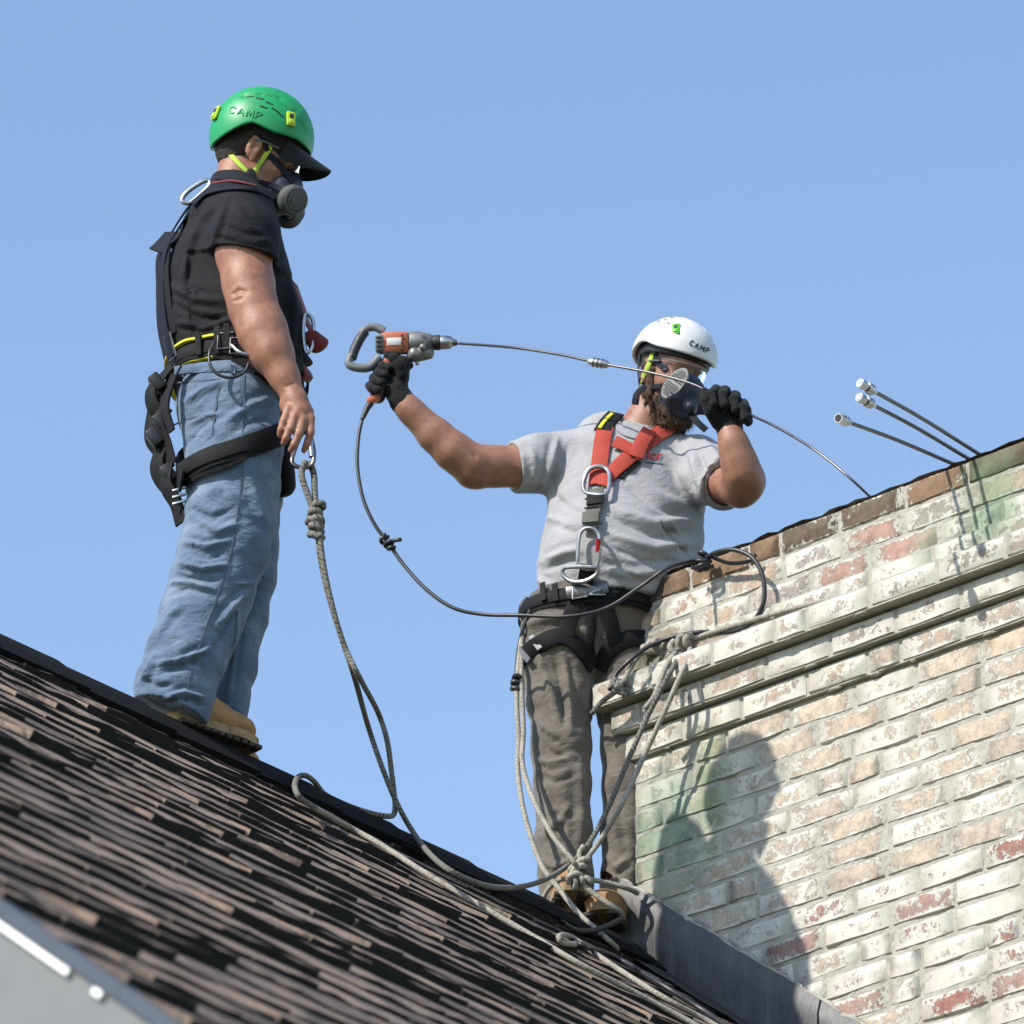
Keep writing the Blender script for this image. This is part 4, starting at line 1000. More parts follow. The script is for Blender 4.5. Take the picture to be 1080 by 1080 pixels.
# --- safety glasses
def glasses(parent, h, HX):
    V = []; F = []; n = 20
    for k in range(n+1):
        a = math.radians(-78+156*k/n); x = .028+.092*math.cos(a)**.8 if math.cos(a) > 0 else .028; y = .071*math.sin(a)
        for z in (.026, .010, -.012, -.024+.012*(abs(k-n/2) < 2)): V.append(h(x-(.004 if z < 0 else 0), y, z))
    for k in range(n):
        for j in range(3): F.append([k*4+j, (k+1)*4+j, (k+1)*4+j+1, k*4+j+1])
    o = mk('safety_glasses', V, F, m_lens, parent)
    g = Geo(); g.tube([V[4*k] for k in range(n+1)], .0022, 6); g.mk('brow_bar', m_blackp if HX is None else m_greyp, o)
    for s in (-1, 1):
        g = Geo(); g.tube(spline([h(.050, s*.074, .020), h(.01, s*.083, .017), h(-.02, s*.082, .008)], .008), .0024, 6); g.mk('temple_arm', m_greyp, o)
    return o
glasses(man1, h1, HX1)
# --- harness of the first worker
har1 = None
T1 = [T_shirt1, T_jeans1, T_body1]
def belt(parent, c, e1, e2, trees, layers):
    out = []
    for nm, dz, w, th, off, m in layers:
        out.append(ringband(nm, c+Z_*dz, e1, e2, w, th, m, trees, parent, off, 80, sm=4))
    return out
harn = bpy.data.objects.new('harness', None); link(harn, man1, A(247, 366, 0))
bc = A(247, 364, -.175) + (A(247, 364, 0)-A(247, 364, -.175))*[1, 1, 0]; ex1 = nrm(F1 + Z_*-.06); ey1 = NR1
ARC = (1.15, 3.9)
for nm, dz, w, th, off, m, ang in (('belt_pad', 0, .056, .008, .002, m_web, ARC), ('belt_edging', .027, .007, .010, .003, m_webyel, ARC), ('belt_edging', -.027, .007, .010, .003, m_webyel, ARC), ('waist_belt', 0, .034, .005, .008, m_web, None)):
    ringband(nm, bc+Z_*dz, ex1, ey1, w, th, m, [T_shirt1, T_jeans1], harn, off, 80, sm=4, ang=ang)
strap('front_belt', ((232, 362), (250, 368), (268, 377), (285, 386)), .085, m_web, [T_shirt1], harn, .014, .005)
for x in (213, 231, 240): strap('belt_keeper', ((x, 348), (x+2, 376)), .016, m_web, [T_shirt1], harn, .019, .004)
for px in ((240, 362), (252, 368)):
    h = cast(*px, T1)
    g = Geo(); c = h[0]+h[1]*.022; ex = nrm(np.cross(h[1], Z_)); ey = Z_
    g.tube([c+ex*x+ey*y for x, y in ((-.02, -.022), (.02, -.022), (.02, .022), (-.02, .022))], .003, 8, True); g.mk('buckle_frame', m_darksteel, harn)
g = Geo(); g.tube(spline([A(244, 364, -.215), A(252, 371, -.225), A(262, 374, -.225), A(270, 373, -.22)], .006), .0042, 8); g.mk('steel_bar', m_steel, harn)
rope('gear_loop', [A(227, 360, -.215), A(221, 372, -.225), A(222, 386, -.23), A(232, 396, -.23), A(246, 398, -.23), A(258, 392, -.225), A(263, 382, -.22)], .0042, m_cable, harn)
# leg loop round the near thigh
T_j = [T_jeans1]
strap('leg_loop', ((193, 506), (204, 493), (222, 483), (245, 476), (270, 468), (299, 457)), .056, m_web, T_j, harn, .003, .006)
strap('leg_loop_webbing', ((194, 497), (210, 487), (240, 476), (270, 467), (298, 455)), .040, m_web, T_j, harn, .010, .004)
strap('leg_loop_edge', ((196, 514), (214, 501), (236, 494), (258, 484)), .010, m_web, T_j, harn, .008, .004)
gb = ribbon('leg_loop', [A(193, 508, -.16), A(188, 500, -.09), A(190, 490, .0), A(200, 480, .05)], [[-1, -.3, 0], [-1, 0, 0], [-1, .1, 0], [-1, .4, 0]], .056, .006, m_web, harn)
# shoulder and back straps: they stand off the back
def free(nm, pts, nor, w, m, par=harn, th=.004): return ribbon(nm, [A(*p) for p in pts], [nrm(n_) for n_ in nor], w, th, m, par)
free('back_strap', [(222, 202, -.06), (205, 218, -.07), (190, 240, -.075), (176, 262, -.07), (170, 290, -.06), (170, 320, -.06), (174, 350, -.07), (182, 378, -.08)], [(-.5, -.3, 1), (-.8, -.3, .6), (-1, -.3, .5), (-1, -.4, .2), (-1, -.5, 0), (-1, -.5, 0), (-1, -.4, 0), (-1, -.4, 0)], .044, m_webnavy)
free('back_strap', [(214, 203, .03), (195, 225, .03), (178, 252, .03), (169, 268, .02), (169, 300, .02), (170, 340, .02), (178, 378, .0)], [(-.6, -.3, .8), (-.9, -.3, .5), (-1, -.3, .3), (-1, -.4, 0), (-1, -.4, 0), (-1, -.4, 0), (-1, -.4, 0)], .044, m_webnavy)
free('back_plate', [(186, 246, -.02), (176, 257, -.03), (166, 266, -.03)], [(-.4, -.8, .5), (-.4, -.8, .5), (-.4, -.8, .5)], .075, m_webnavy, th=.006)
free('strap_tail', [(178, 262, -.08), (176, 290, -.085), (180, 330, -.09), (184, 352, -.095)], [(-.8, -.6, 0)]*4, .022, m_web)
T1s = [T_shirt1, T_body1]
strap('shoulder_strap', ((206, 216), (222, 203), (245, 200), (268, 202), (284, 206)), .030, m_webnavy, T1s, harn, .004, .005)
strap('shoulder_strap_edge', ((226, 197), (245, 195), (268, 200)), .008, m_webdred, T1s, harn, .010, .003)
strap('collar', ((232, 188), (245, 191), (262, 194)), .026, m_webnavy, T1s, man1, .004, .005)
g = Geo(); dc = [A(200, 214, -.09), A(192, 212, -.09), A(196, 204, -.09), (A(208, 195, -.09)), A(219, 190, -.09), A(221, 195, -.09), A(213, 204, -.09)]
g.tube(spline(dc, .005, True), .0058, 10, True); g.mk('dorsal_ring', m_alu, harn)
g = Geo(); g.tube([A(x, y, -.10) for x, y in ((172, 356), (179, 350), (186, 375), (178, 382))], .0035, 8, True); g.mk('strap_adjuster', m_darksteel, harn)
# straps, keepers and folded webbing hanging behind the hip
for pts, w in ((((186, 382, -.08), (172, 398, -.09), (160, 412, -.09), (163, 430, -.09), (178, 440, -.09)), .04), (((182, 396, -.1), (174, 420, -.1), (168, 445, -.1), (176, 468, -.1), (182, 490, -.1)), .034),
               (((166, 415, -.06), (160, 440, -.06), (159, 462, -.06), (170, 478, -.07), (180, 496, -.08)), .036), (((172, 470, -.08), (166, 490, -.08), (172, 505, -.08), (186, 520, -.09)), .05),
               (((178, 490, -.1), (176, 512, -.1), (186, 530, -.1), (192, 552, -.1)), .040), (((190, 388, -.13), (182, 405, -.14), (176, 430, -.14), (182, 455, -.14)), .022)):
    free('hanging_strap', pts, [(-.75, -.65, .1)]*len(pts), w, m_web, th=.006)
for x, y in ((166, 404), (170, 446), (163, 462), (178, 500)):
    g = Geo(); c = A(x, y, -.1); g.box(c, (.046, .03, .030), np.stack([nrm([.6, .2, -.75]), nrm([0, 1, 0]), nrm([.75, 0, .6])]), .006); g.mk('strap_keeper', m_blackp, harn)
g = Geo()
for k in range(3): g.box(A(189, 516+k*7, -.125), (.034, .008, .005), np.stack([nrm([.9, 0, .3]), nrm([0, 1, 0]), nrm([-.3, 0, .9])]), .001)
g.mk('friction_buckle', m_steel, harn)
# front: dark red chest strap, belly carabiner, pouch
free('chest_strap', [(309, 298, .0), (313, 310, -.01), (318, 324, -.02), (323, 340, -.03), (330, 352, -.03)], [(1, -.5, .2)]*5, .040, m_webdred)
g = Geo(); ov = [A(x, y, -.06) for x, y in ((322, 332), (329, 336), (331, 350), (329, 366), (323, 372), (320, 352))]
g.tube(spline(ov, .005, True), .0052, 10, True); g.mk('belly_carabiner', m_steel, harn)
f = Field(*bounds([A(336, 362, -.05)], .06), .003); f.add(eseg(A(328, 356, -.05), A(337, 364, -.05), (.018, .022), (.016, .026), [0, 1, 0]), .01); f.disp(lambda p: .004*(vnoise(p*60)-.5)); V, F = f.mesh(); mk('strap_pouch', V, F, m_webdred, harn)
for y0, y1 in ((374, 386), (388, 402)): free('front_webbing', [(322, y0, -.05), (325, (y0+y1)/2, -.06), (322, y1, -.05)], [(1, -.6, 0)]*3, .04, m_web if y0 < 380 else m_webdred)
f = Field(*bounds([A(302, 503, .05), A(300, 480, .0)], .06), .0035); f.add(eseg(A(296, 470, .03), A(300, 512, .05), (.03, .05), (.028, .045), F1), .01); V, F = f.mesh(); mk('tie_in_pad', V, F, m_web, harn)
# ================================================================ bearded worker in grey shirt and white helmet
Y2 = ridge_at(612)[1] + .28
def B(x, y, d=0.0): return P(x, y, Y2+d)
S2P = 409.0
F2 = nrm([.06, -1, 0]); X2 = nrm([1, .06, 0])
man2 = thing('person', B(612, 975), 'bearded worker in white helmet and grey shirt reaching out beside the chimney', 'person')
hf2 = nrm([.50, -.78, -.42]); up2 = nrm([.27, -.3, .96]); hl2 = nrm(np.cross(up2, hf2)); hu2 = np.cross(hf2, hl2); HX2 = np.stack([hf2, hl2, hu2]); H2 = B(707, 397, -.06)
def h2(x, y, z): return H2 + hf2*x + hl2*y + hu2*z
f = Field(*pxb(B, 400, 335, -.40, 825, 990, .22), .0042)
loft(f, [(B(662, 478, 0), .17, .085), (B(660, 520, 0), .175, .105), (B(655, 570, 0), .175, .125), (B(640, 630, 0), .155, .115), (B(622, 665, 0), .15, .105)], X2, .03)
for x in (((592, 670, 0), (594, 790, 0), (602, 955, .0)), ((660, 680, .02), (658, 800, .02), (651, 965, .02))):
    chain(f, [(B(*x[0]), .065), (B(*x[1]), .042), (B(*x[2]), .034)], .02)
chain(f, [(B(672, 470, 0), .066), (B(682, 448, -.02), .060), (h2(-.02, 0, -.05), .060)], .02)
head(f, h2, HX2)
ra = [(B(583, 487, -.02), .062), (B(552, 492, -.05), .056), (B(520, 492, -.07), .0515), (B(497, 490, -.09), .0495), (B(478, 476, -.11), .048), (B(458, 458, -.125), .042), (B(440, 440, -.14), .032), (B(430, 430, -.15), .029), (B(420, 418, -.155), .028)]
chain(f, ra, .03); f.add(ell(B(500, 506, -.08), (.03, .03, .018)), .03)
la = [(B(738, 492, -.03), .062), (B(762, 508, -.15), .053), (B(781, 515, -.25), .047), (B(783, 499, -.30), .046), (B(778, 482, -.32), .040), (B(773, 466, -.335), .033), (B(770, 456, -.34), .030)]
chain(f, la, .03); f.add(ell(B(796, 508, -.265), (.026, .03, .035)), .03)
V, F = f.mesh(); V = relax(V, F, 3, .5)
V = folds(V, F, [(((499, 478), (503, 484)), 1.6, -.002)])
body2 = mk('body', V, F, m_skin2, man2); T_body2 = bvh(V, F)
# --- t-shirt
f = Field(*pxb(B, 515, 425, -.34, 800, 655, .24), .0042)
tr = [(B(668, 468, 0), .155, .085), (B(662, 490, 0), .196, .115), (B(661, 525, 0), .205, .138), (B(659, 560, 0), .207, .158), (B(651, 592, 0), .204, .172), (B(643, 612, 0), .192, .165), (B(637, 640, 0), .172, .14)]
loft(f, tr, X2, .03)
f.add(ell(B(655, 575, -.10), (.14, .09, .13)), .08)
chain(f, [(B(672, 462, 0), .072), (B(678, 450, -.01), .066)], .03)
chain(f, [(B(590, 486, -.01), .080), (B(566, 490, -.04), .074), (B(520, 494, -.065), .068)], .03)
chain(f, [(B(735, 490, -.03), .080), (B(752, 502, -.12), .074), (B(775, 515, -.21), .072), (B(782, 518, -.24), .072)], .03)
# sleeve ends
e_ = nrm(B(520, 494, -.065)-B(580, 487, -.02)); c0 = B(541, 492, -.05)
f.sub((lambda p: np.maximum(-((p-c0)@e_), np.sqrt(((p-c0)**2).sum(-1))-.22), c0-.24, c0+.24), .002)
f.sub(cone(B(553, 491, -.045), B(520, 494, -.065), .058, .060), .003)
e2_ = nrm(B(783, 519, -.25)-B(748, 500, -.10)); c1 = B(768, 511, -.172)
f.sub((lambda p: np.maximum(-((p-c1)@e2_), np.sqrt(((p-c1)**2).sum(-1))-.22), c1-.24, c1+.24), .002)
f.sub(cone(B(758, 505, -.13), B(790, 523, -.27), .061, .063), .003)
f.cut(B(640, 619, -.15), [0.0, 0, -1]); f.sub(cone(B(676, 462, -.01), B(684, 440, -.03), .060, .064), .004); f.sub((lambda p: np.maximum(-((p-B(681, 449, -.03))@nrm([.3, -.5, 1])), np.sqrt(((p-B(681, 445, -.02))[..., :2]**2).sum(-1))-.085), B(681, 445, 0)-.12, B(681, 445, 0)+.12), .003)
f.disp(lambda p: .007*(vnoise(p*[15, 15, 13])-.5) + .006*(np.abs(vnoise(p*[8, 8, 22]+5)-.5)-.25))
V, F = f.mesh(); V = relax(V, F, 1, .5)
V = folds(V, F, [(((600, 470), (590, 490), (578, 514)), 4, -.008), (((588, 462), (582, 488), (575, 510)), 3.5, .006), (((560, 476), (566, 492), (560, 514)), 4, .005), (((572, 505), (580, 530), (582, 560)), 5, .005),
                 (((580, 520), (600, 535), (615, 542)), 4, -.006), (((578, 545), (598, 552), (612, 556)), 4, .005), (((572, 592), (596, 582), (610, 580)), 4, .006), (((570, 602), (594, 594), (612, 592)), 4, -.006),
                 (((645, 535), (690, 552), (730, 548)), 5, .007), (((645, 545), (690, 565), (735, 560)), 4, -.008), (((640, 562), (690, 578), (735, 572)), 5, .007), (((638, 575), (680, 592), (720, 592)), 4, -.007), (((640, 600), (670, 606), (700, 602)), 5, .006), (((636, 592), (652, 600), (676, 612)), 4, -.006),
                 (((655, 500), (690, 520), (725, 535)), 5, .005), (((660, 512), (695, 535), (730, 545)), 4, -.006), (((735, 470), (742, 495), (752, 520)), 4, -.008), (((728, 475), (735, 505), (742, 530)), 4, .007), (((745, 465), (756, 480), (760, 500)), 4, .005), (((726, 512), (738, 530), (744, 548)), 4, .006),
                 (((700, 470), (715, 490), (722, 510)), 5, .005), (((562, 600), (566, 612), (580, 618)), 4, .006)])
shirt2 = mk('shirt', V, F, m_grey, man2); T_shirt2 = bvh(V, F)
text_on('lettering', 'lor', 14, (690, 481), T_shirt2, m_redtxt, shirt2, .06, .003, 1.0, .008)
g_ = strap('print_line', ((681, 488), (699, 490)), .004, m_blktxt, [T_shirt2], shirt2, .001, .0008)
strap('collar', ((650, 446), (656, 456), (668, 461), (682, 462), (696, 458)), .020, m_grey, [T_shirt2, T_body2], shirt2, .002, .004)
# --- trousers
f = Field(*pxb(B, 540, 605, -.17, 712, 985, .17), .0045)
loft(f, [(B(640, 618, 0), .172, .135), (B(628, 640, 0), .178, .135), (B(616, 668, 0), .170, .125)], X2, .03)
rl = [(590, 668, 39, .10), (589, 700, 40, .10), (591, 740, 35, .092), (592, 785, 31.5, .084), (593, 830, 30, .08), (594.5, 880, 29, .078), (596.5, 925, 28.5, .078), (598, 960, 29, .08)]
loft(f, [(B(x, y, -.02), w/S2P, r) for x, y, w, r in rl], X2, .02)
ll = [(655, 672, 39, .10), (660, 700, 38, .10), (662, 740, 33, .092), (662, 785, 29, .084), (661, 830, 26.5, .08), (659, 880, 24.5, .076), (656, 925, 22.5, .075), (653, 975, 23, .076)]
loft(f, [(B(x, y, .02), w/S2P, r) for x, y, w, r in ll], X2, .02)
f.cut(B(600, 955, -.08), [0, 0, -1]); f.cut(B(630, 612, -.12), [0, 0, 1])
for c in ((598, 945), (650, 945)): f.sub(cone(B(c[0], 935, 0), B(c[0], 975, 0), .052, .06), .003)
f.disp(lambda p: .008*(vnoise(p*[13, 13, 15])-.5) + .008*(np.abs(vnoise(p*[9, 9, 26]+11)-.5)-.25))
V, F = f.mesh(); V = relax(V, F, 1, .5)
V = folds(V, F, [(((568, 690), (578, 720), (590, 755)), 4, .008), (((582, 690), (592, 725), (596, 760)), 4, -.008), (((594, 690), (600, 730), (602, 770)), 4, .006), (((556, 745), (572, 765), (592, 780)), 4, .007), (((560, 770), (576, 790), (600, 800)), 4, -.008),
                 (((564, 800), (580, 805), (604, 798)), 4, .007), (((566, 815), (585, 825), (606, 818)), 4, -.007), (((566, 905), (585, 915), (612, 905)), 4, .007), (((568, 925), (590, 930), (618, 922)), 3.5, -.007), (((575, 880), (590, 865), (600, 850)), 4, .006), (((578, 835), (590, 860), (596, 890)), 4, -.006),
                 (((612, 800), (614, 850), (612, 900)), 5, .005), (((636, 820), (645, 860), (652, 900)), 5, .006), (((640, 900), (650, 915), (662, 905)), 4, .007), (((636, 720), (640, 760), (640, 800)), 4, .006), (((552, 660), (575, 652), (600, 650)), 4, .006), (((553, 672), (575, 664), (598, 660)), 3.5, -.006), (((553, 684), (572, 678), (590, 672)), 4, .005), (((610, 660), (620, 670), (628, 690)), 5, .008)])
trou2 = mk('trousers', V, F, m_work, man2); T_trou2 = bvh(V, F)
boot(man2, B(597, 984, .06), nrm([.05, -1, 0]), bm_, L=.27, sh=.13); boot(man2, B(654, 1003, .06), nrm([-.22, -.97, 0]), bm_, L=.27, sh=.13)
# --- beard, hair
f = Field(*bounds([h2(.04, 0, -.09)], .13), .0034)
f.add(ell(h2(.052, 0, -.088), (.062, .064, .046), HX2), .02); f.add(ell(h2(.075, 0, -.118), (.045, .048, .045), HX2), .03)
for s in (-1, 1): f.add(cone(h2(.012, s*.066, -.01), h2(.030, s*.062, -.075), .012, .018), .015)
f.disp(lambda p: .016*(vnoise(p*[70, 70, 40])-.5)+.010*(vnoise(p*[160, 160, 90])-.5)); V, F = f.mesh(); beard = mk('beard', V, F, m_beard, man2)
Vh = []; Fh = []; n_ = vnormals(V, F); sel = rng.choice(len(V), 1400)
for i in sel:
    d = nrm(n_[i]*.6 - hu2*.8 + rng.normal(0, .35, 3)); L = rng.uniform(.008, .022); w = nrm(np.cross(d, rng.normal(0, 1, 3)))*.0009; b0 = len(Vh); p0 = V[i]-n_[i]*.002
    Vh += [p0-w, p0+w, p0+d*L*.6+w*.7-Z_*.002, p0+d*L*.6-w*.7-Z_*.002, p0+d*L-Z_*.006]; Fh += [[b0, b0+1, b0+2, b0+3], [b0+3, b0+2, b0+4]]
tag(mk('beard_hair', Vh, Fh, m_beard, beard, False), kind='stuff')
f = Field(*bounds([H2], .16), .004); f.add(ell(h2(-.008, 0, .043), (.101, .080, .092), HX2), .005); f.cut(h2(.03, 0, 0), hf2); f.cut(h2(-.03, 0, -.05), -hu2)
for s in (-1, 1): f.sub(ell(h2(-.002, s*.09, -.008), (.028, .035, .038), HX2), .006)
f.disp(lambda p: .004*(vnoise(p*160)-.5)); V, F = f.mesh(); mk('hair', V, F, m_hair, man2)
# --- helmet
zc2 = lambda x, y: .052 - .035*np.clip((-.02-x)/.10, 0, 1)**1.5 + .012*np.exp(-((x-.0)/.04)**2)
hel2, T_hel2 = helmet(man2, h2, HX2, m_white, (-.006, 0, .052), (.130, .113, .113), zc2)
f = Field(*bounds([h2(0, 0, .05)], .13), .004); f.add(ell(h2(-.004, 0, .046), (.112, .095, .096), HX2), .001); f.cut(h2(0, 0, .040), -hu2); V, F = f.mesh(); mk('liner', V, F, m_blackp, hel2)
for px, an in (((713, 348), .1), ((757, 379), .2)): clip(hel2, px, T_hel2, m_greenp, .95, an)
strokes_on('lettering', 'CAMP', 4.2, 5.6, (738, 366), T_hel2, m_blktxt, hel2, .45, .0017, .45)
for a1 in ((695, 339), (702, 337), (709, 335), (705, 341)):
    h = cast(*a1, [T_hel2])
    if h is None: continue
    g = Geo(); g.box(h[0]+h[1]*.0005, (.010, .004, .002), np.stack([nrm(np.cross(h[1], Z_)), nrm(np.cross(h[1], np.cross(h[1], Z_))), h[1]]), .0008); g.mk('vent_slot', m_blackp, hel2, False)
strap('chin_strap', ((690, 372), (685, 384), (680, 396), (676, 408)), .013, m_weblime, [T_body2], hel2, .004, .002)
strap('chin_strap', ((676, 374), (675, 390), (676, 408)), .011, m_blackp, [T_body2], hel2, .004, .002)
# --- respirator with oval grey covers
resp2, T_resp2 = respirator(man2, h2, HX2, m_navy, m_navy, T_body2, 1.15, False)
hp_ = cast(712, 405, [T_resp2]); c = hp_[0]; n = nrm(hp_[1] - nrm(ray(712, 405))*.6)
ex = nrm(ray(724, 390)*1 - ray(701, 421)*1); ex = nrm(ex - n*(ex@n)); ey = np.cross(n, ex)
g = Geo(); out = [(.050*math.cos(t), .0235*math.sin(t)) for t in np.linspace(0, 2*math.pi, 30)[:-1]]
m_cov = mat('pale_filter_cover', (.27, .265, .25), .6, .15, 40, bump=.2)
g.prism(out, -.012, .010, c, ex, ey, n); cov = g.mk('filter_cover', m_cov, resp2, True, 40)
g = Geo()
for i in range(-6, 7):
    for j in range(-3, 4):
        x, y = i*.0064, j*.0056
        if (x/.046)**2+(y/.020)**2 < .95 and abs(x) > .004: g.box(c+ex*x+ey*y+n*.0105, (.0034, .0030, .0016), np.stack([ex, ey, n]))
g.mk('cover_holes', m_blackp, cov, False)
strap('head_strap', ((703, 392), (695, 382), (688, 374)), .018, m_webnavy, [T_body2, T_resp2], resp2, .003, .003)
strap('neck_strap', ((700, 408), (688, 408), (676, 402)), .014, m_webnavy, [T_body2, T_resp2], resp2, .006, .003)
ribbon('strap_tail', [B(728, 436, -.14), B(736, 446, -.15), B(745, 454, -.15)], [[-.3, -1, .2]]*3, .018, .003, m_webnavy, resp2)
ribbon('strap_tail', [B(680, 408, -.13), B(672, 416, -.14), B(670, 427, -.13)], [[-.3, -1, .2]]*3, .02, .003, m_webnavy, resp2)
glasses(man2, h2, HX2)
# --- gloves
def glove(parent, palm, fingers, thumb, cuff, vox=.003):
    allp = [q[0] for c in [palm, cuff, thumb] + fingers for q in c]
    f = Field(*bounds(allp, .05), vox)
    chain(f, palm, .014)
    for c in fingers: chain(f, c, .004)
    chain(f, thumb, .006); chain(f, cuff, .012)
    f.disp(lambda p: .0022*(vnoise(p*110)-.5)); V, F = f.mesh(); o = mk('glove', V, F, m_glove, parent); return o, bvh(V, F)
fing = []
for k, (y, tipx, tipy) in enumerate(((384.5, 389, 386), (392, 387, 394), (400, 385.5, 401.5), (408, 386, 409))):
    hx = 419-k*4.0          # handle axis x at that height
    fing.append([(B(hx+12, y+1, -.15), .0125), (B(hx+5, y-4, -.105), .0125), (B(hx-9, y-3, -.105), .0122), (B(hx-17, y-1, -.14), .0122), (B(hx-15, y+2, -.175), .0115), (B(hx-8, y+3, -.190), .0105)])
palm = [(B(424, 384, -.155), .024), (B(420, 398, -.155), .027), (B(417, 412, -.155), .026), (B(421, 422, -.155), .026)]
palm2 = palm
thumb = [(B(424, 396, -.18), .016), (B(421, 386, -.192), .0145), (B(415, 378, -.195), .0125), (B(409, 374, -.192), .011)]
cuff = [(B(420, 414, -.155), .030), (B(425, 424, -.152), .031), (B(431, 431, -.15), .0335)]
gl1, T_gl1 = glove(man2, palm, fing, thumb, cuff)
fl_ = []
for k, (x, y, d) in enumerate(((756, 412, -.355), (766, 413, -.362), (776.5, 418, -.358), (785, 427, -.348))):
    fl_.append([(B(x+4, y+22-k*1.5, -.335), .0135), (B(x+2, y+6, -.33), .0135), (B(x-1, y-1, -.345), .0135), (B(x-5+k, y+3, -.385), .0125), (B(x-3+k*1.2, y+14, -.39), .0115), (B(x+1+k, y+18, -.37), .0105)])
palmL = [(B(763, 428, -.335), .024), (B(775, 434, -.335), .024), (B(771, 446, -.335), .028), (B(769, 453, -.335), .027)]
thL = [(B(757, 446, -.35), .018), (B(749, 434, -.375), .016), (B(744, 422, -.385), .0135), (B(743, 413, -.38), .0115)]
cuffL = [(B(769, 448, -.335), .030), (B(770, 456, -.337), .031), (B(772, 461, -.337), .0335)]
gl2, T_gl2 = glove(man2, palmL, fl_, thL, cuffL)
# ================================================================ harness of the second worker
harn2 = bpy.data.objects.new('harness', None); link(harn2, man2, B(630, 626, 0))
T2 = [T_shirt2]; T2b = [T_trou2, T_shirt2]; T2t = [T_trou2]
c2_ = B(632, 626, -.15); c2_ = np.array([c2_[0], Y2, c2_[2]])
ringband('waist_belt', c2_, X2, F2, .050, .006, m_web, T2t, harn2, .003, 90, sm=4)
ringband('belt_webbing', c2_+Z_*.002, X2, F2, .030, .004, m_web, T2t, harn2, .010, 90, sm=4)
strap('shoulder_pad', ((650, 438), (642, 446), (636, 456)), .050, m_web, [T_shirt2, T_body2], harn2, .003, .006)
strap('pad_edging', ((646, 440), (639, 447), (633, 455)), .010, m_webyel, [T_shirt2, T_body2], harn2, .010, .004)
strap('shoulder_pad', ((722, 456), (708, 452), (696, 455)), .040, m_web, [T_shirt2, T_body2], harn2, .003, .006)
strap('shoulder_strap', ((640, 448), (636, 465), (633, 488), (630, 512)), .046, m_webred, T2, harn2, .004, .005)
strap('shoulder_strap', ((706, 452), (690, 462), (670, 478), (650, 496), (634, 514)), .044, m_webred, T2, harn2, .006, .005)
strap('strap_tail', ((648, 468), (660, 474), (676, 484)), .036, m_webred, T2, harn2, .012, .004)
strap('strap_tail', ((684, 458), (676, 470), (670, 486)), .040, m_webred, T2, harn2, .014, .005)
strap('strap_underlay', ((652, 504), (662, 494), (672, 486)), .030, m_web, T2, harn2, .003, .003)
def dring(px, r, m, off=.022, par=harn2, name='d_ring', trees=T2b):
    q = [];
    for x, y in px:
        h = cast(x, y, trees); q.append((CAM + ray(x, y)*((h[0]-CAM)@_fw) + h[1]*off) if h else q[-1])
    g = Geo(); g.tube(spline(q, .004, True), r, 10, True); return g.mk(name, m, par)
dring(((620, 525), (619, 512), (623, 501), (632, 497), (641, 501), (644, 512), (641, 526), (631, 528)), .0062, m_alu)
strap('front_webbing', ((631, 520), (629, 535), (625, 550), (622, 562)), .040, m_webgrey, T2, harn2, .012, .006)
for y in (527, 545): strap('webbing_keeper', ((630-(y-527)*.25, y), (629-(y-527)*.25, y+10)), .046, m_web if y < 540 else m_webgrey, T2, harn2, .019, .005)
for y in (531, 540, 557): strap('stitching', ((620, y+1), (636, y-1)), .005, m_web, T2, harn2, .020, .002)
car = dring(((616, 566), (613, 585), (615, 598), (624, 601), (631, 597), (633, 578), (632, 566), (624, 561)), .0052, m_alu, .026, name='carabiner')
h = cast(632, 578, T2); cc = CAM + ray(632, 578)*((h[0]-CAM)@_fw) + h[1]*.026; g = Geo(); g.lathe([(-.018, .0), (-.018, .0075), (.018, .0075), (.018, 0)], cc, nrm(_up), 14); g.mk('locking_sleeve', m_red, car)
strap('front_webbing', ((622, 596), (619, 612), (616, 630)), .042, m_web, T2b, harn2, .012, .006)
dring(((601, 607), (602, 601), (612, 599), (624, 599), (632, 600), (630, 606), (620, 612), (608, 613)), .0058, m_alu, .030)
strap('belt_buckle', ((600, 628), (640, 622)), .036, m_darksteel, T2b, harn2, .018, .006)
for pl in (((606, 622), (620, 632), (606, 634), (606, 623)), ((636, 618), (622, 630), (638, 630), (636, 619))):
    pts_ = np.concatenate([on(np.array([pl[i], pl[i+1]]), T2b, .024, 3)[0] for i in range(3)]); g = Geo(); g.tube(pts_, .0022, 6); g.mk('buckle_rod', m_steel, harn2)
for x in (576, 588, 655): strap('belt_keeper', ((x, 618), (x, 637)), .016, m_web, T2b, harn2, .014, .004)
# leg loops
strap('leg_loop', ((549, 702), (556, 690), (570, 679), (588, 672), (602, 676), (614, 690), (624, 704)), .046, m_web, T2t, harn2, .004, .006)
strap('leg_loop', ((632, 706), (640, 690), (650, 680), (664, 674), (680, 674)), .046, m_web, T2t, harn2, .004, .006)
strap('leg_riser', ((610, 634), (602, 650), (596, 672)), .044, m_web, T2t, harn2, .006, .005)
strap('leg_riser', ((634, 632), (642, 650), (648, 678)), .040, m_web, T2t, harn2, .006, .005)
strap('leg_riser', ((622, 632), (624, 652), (622, 676), (624, 700)), .026, m_web, T2t, harn2, .004, .004)
for x, y in ((566, 681), (556, 691)): strap('friction_buckle', ((x-3, y-6), (x+5, y+7)), .016, m_greyp, T2t, harn2, .012, .005)
strap('strap_tail', ((548, 702), (545, 716), (546, 728)), .026, m_web, T2t, harn2, .008, .005)
g = Geo(); g.tube(spline([B(556, 630, -.03), B(549, 640, -.03), B(550, 654, -.03), B(558, 660, -.05)], .006), .005, 8); g.mk('gear_loop', m_cable, harn2)
g = Geo(); g.tube(spline([B(560, 640, -.08), B(551, 665, -.07), B(546, 690, -.05), B(544, 715, -.05)], .006), .005, 8); g.mk('gear_loop', m_cable, harn2)

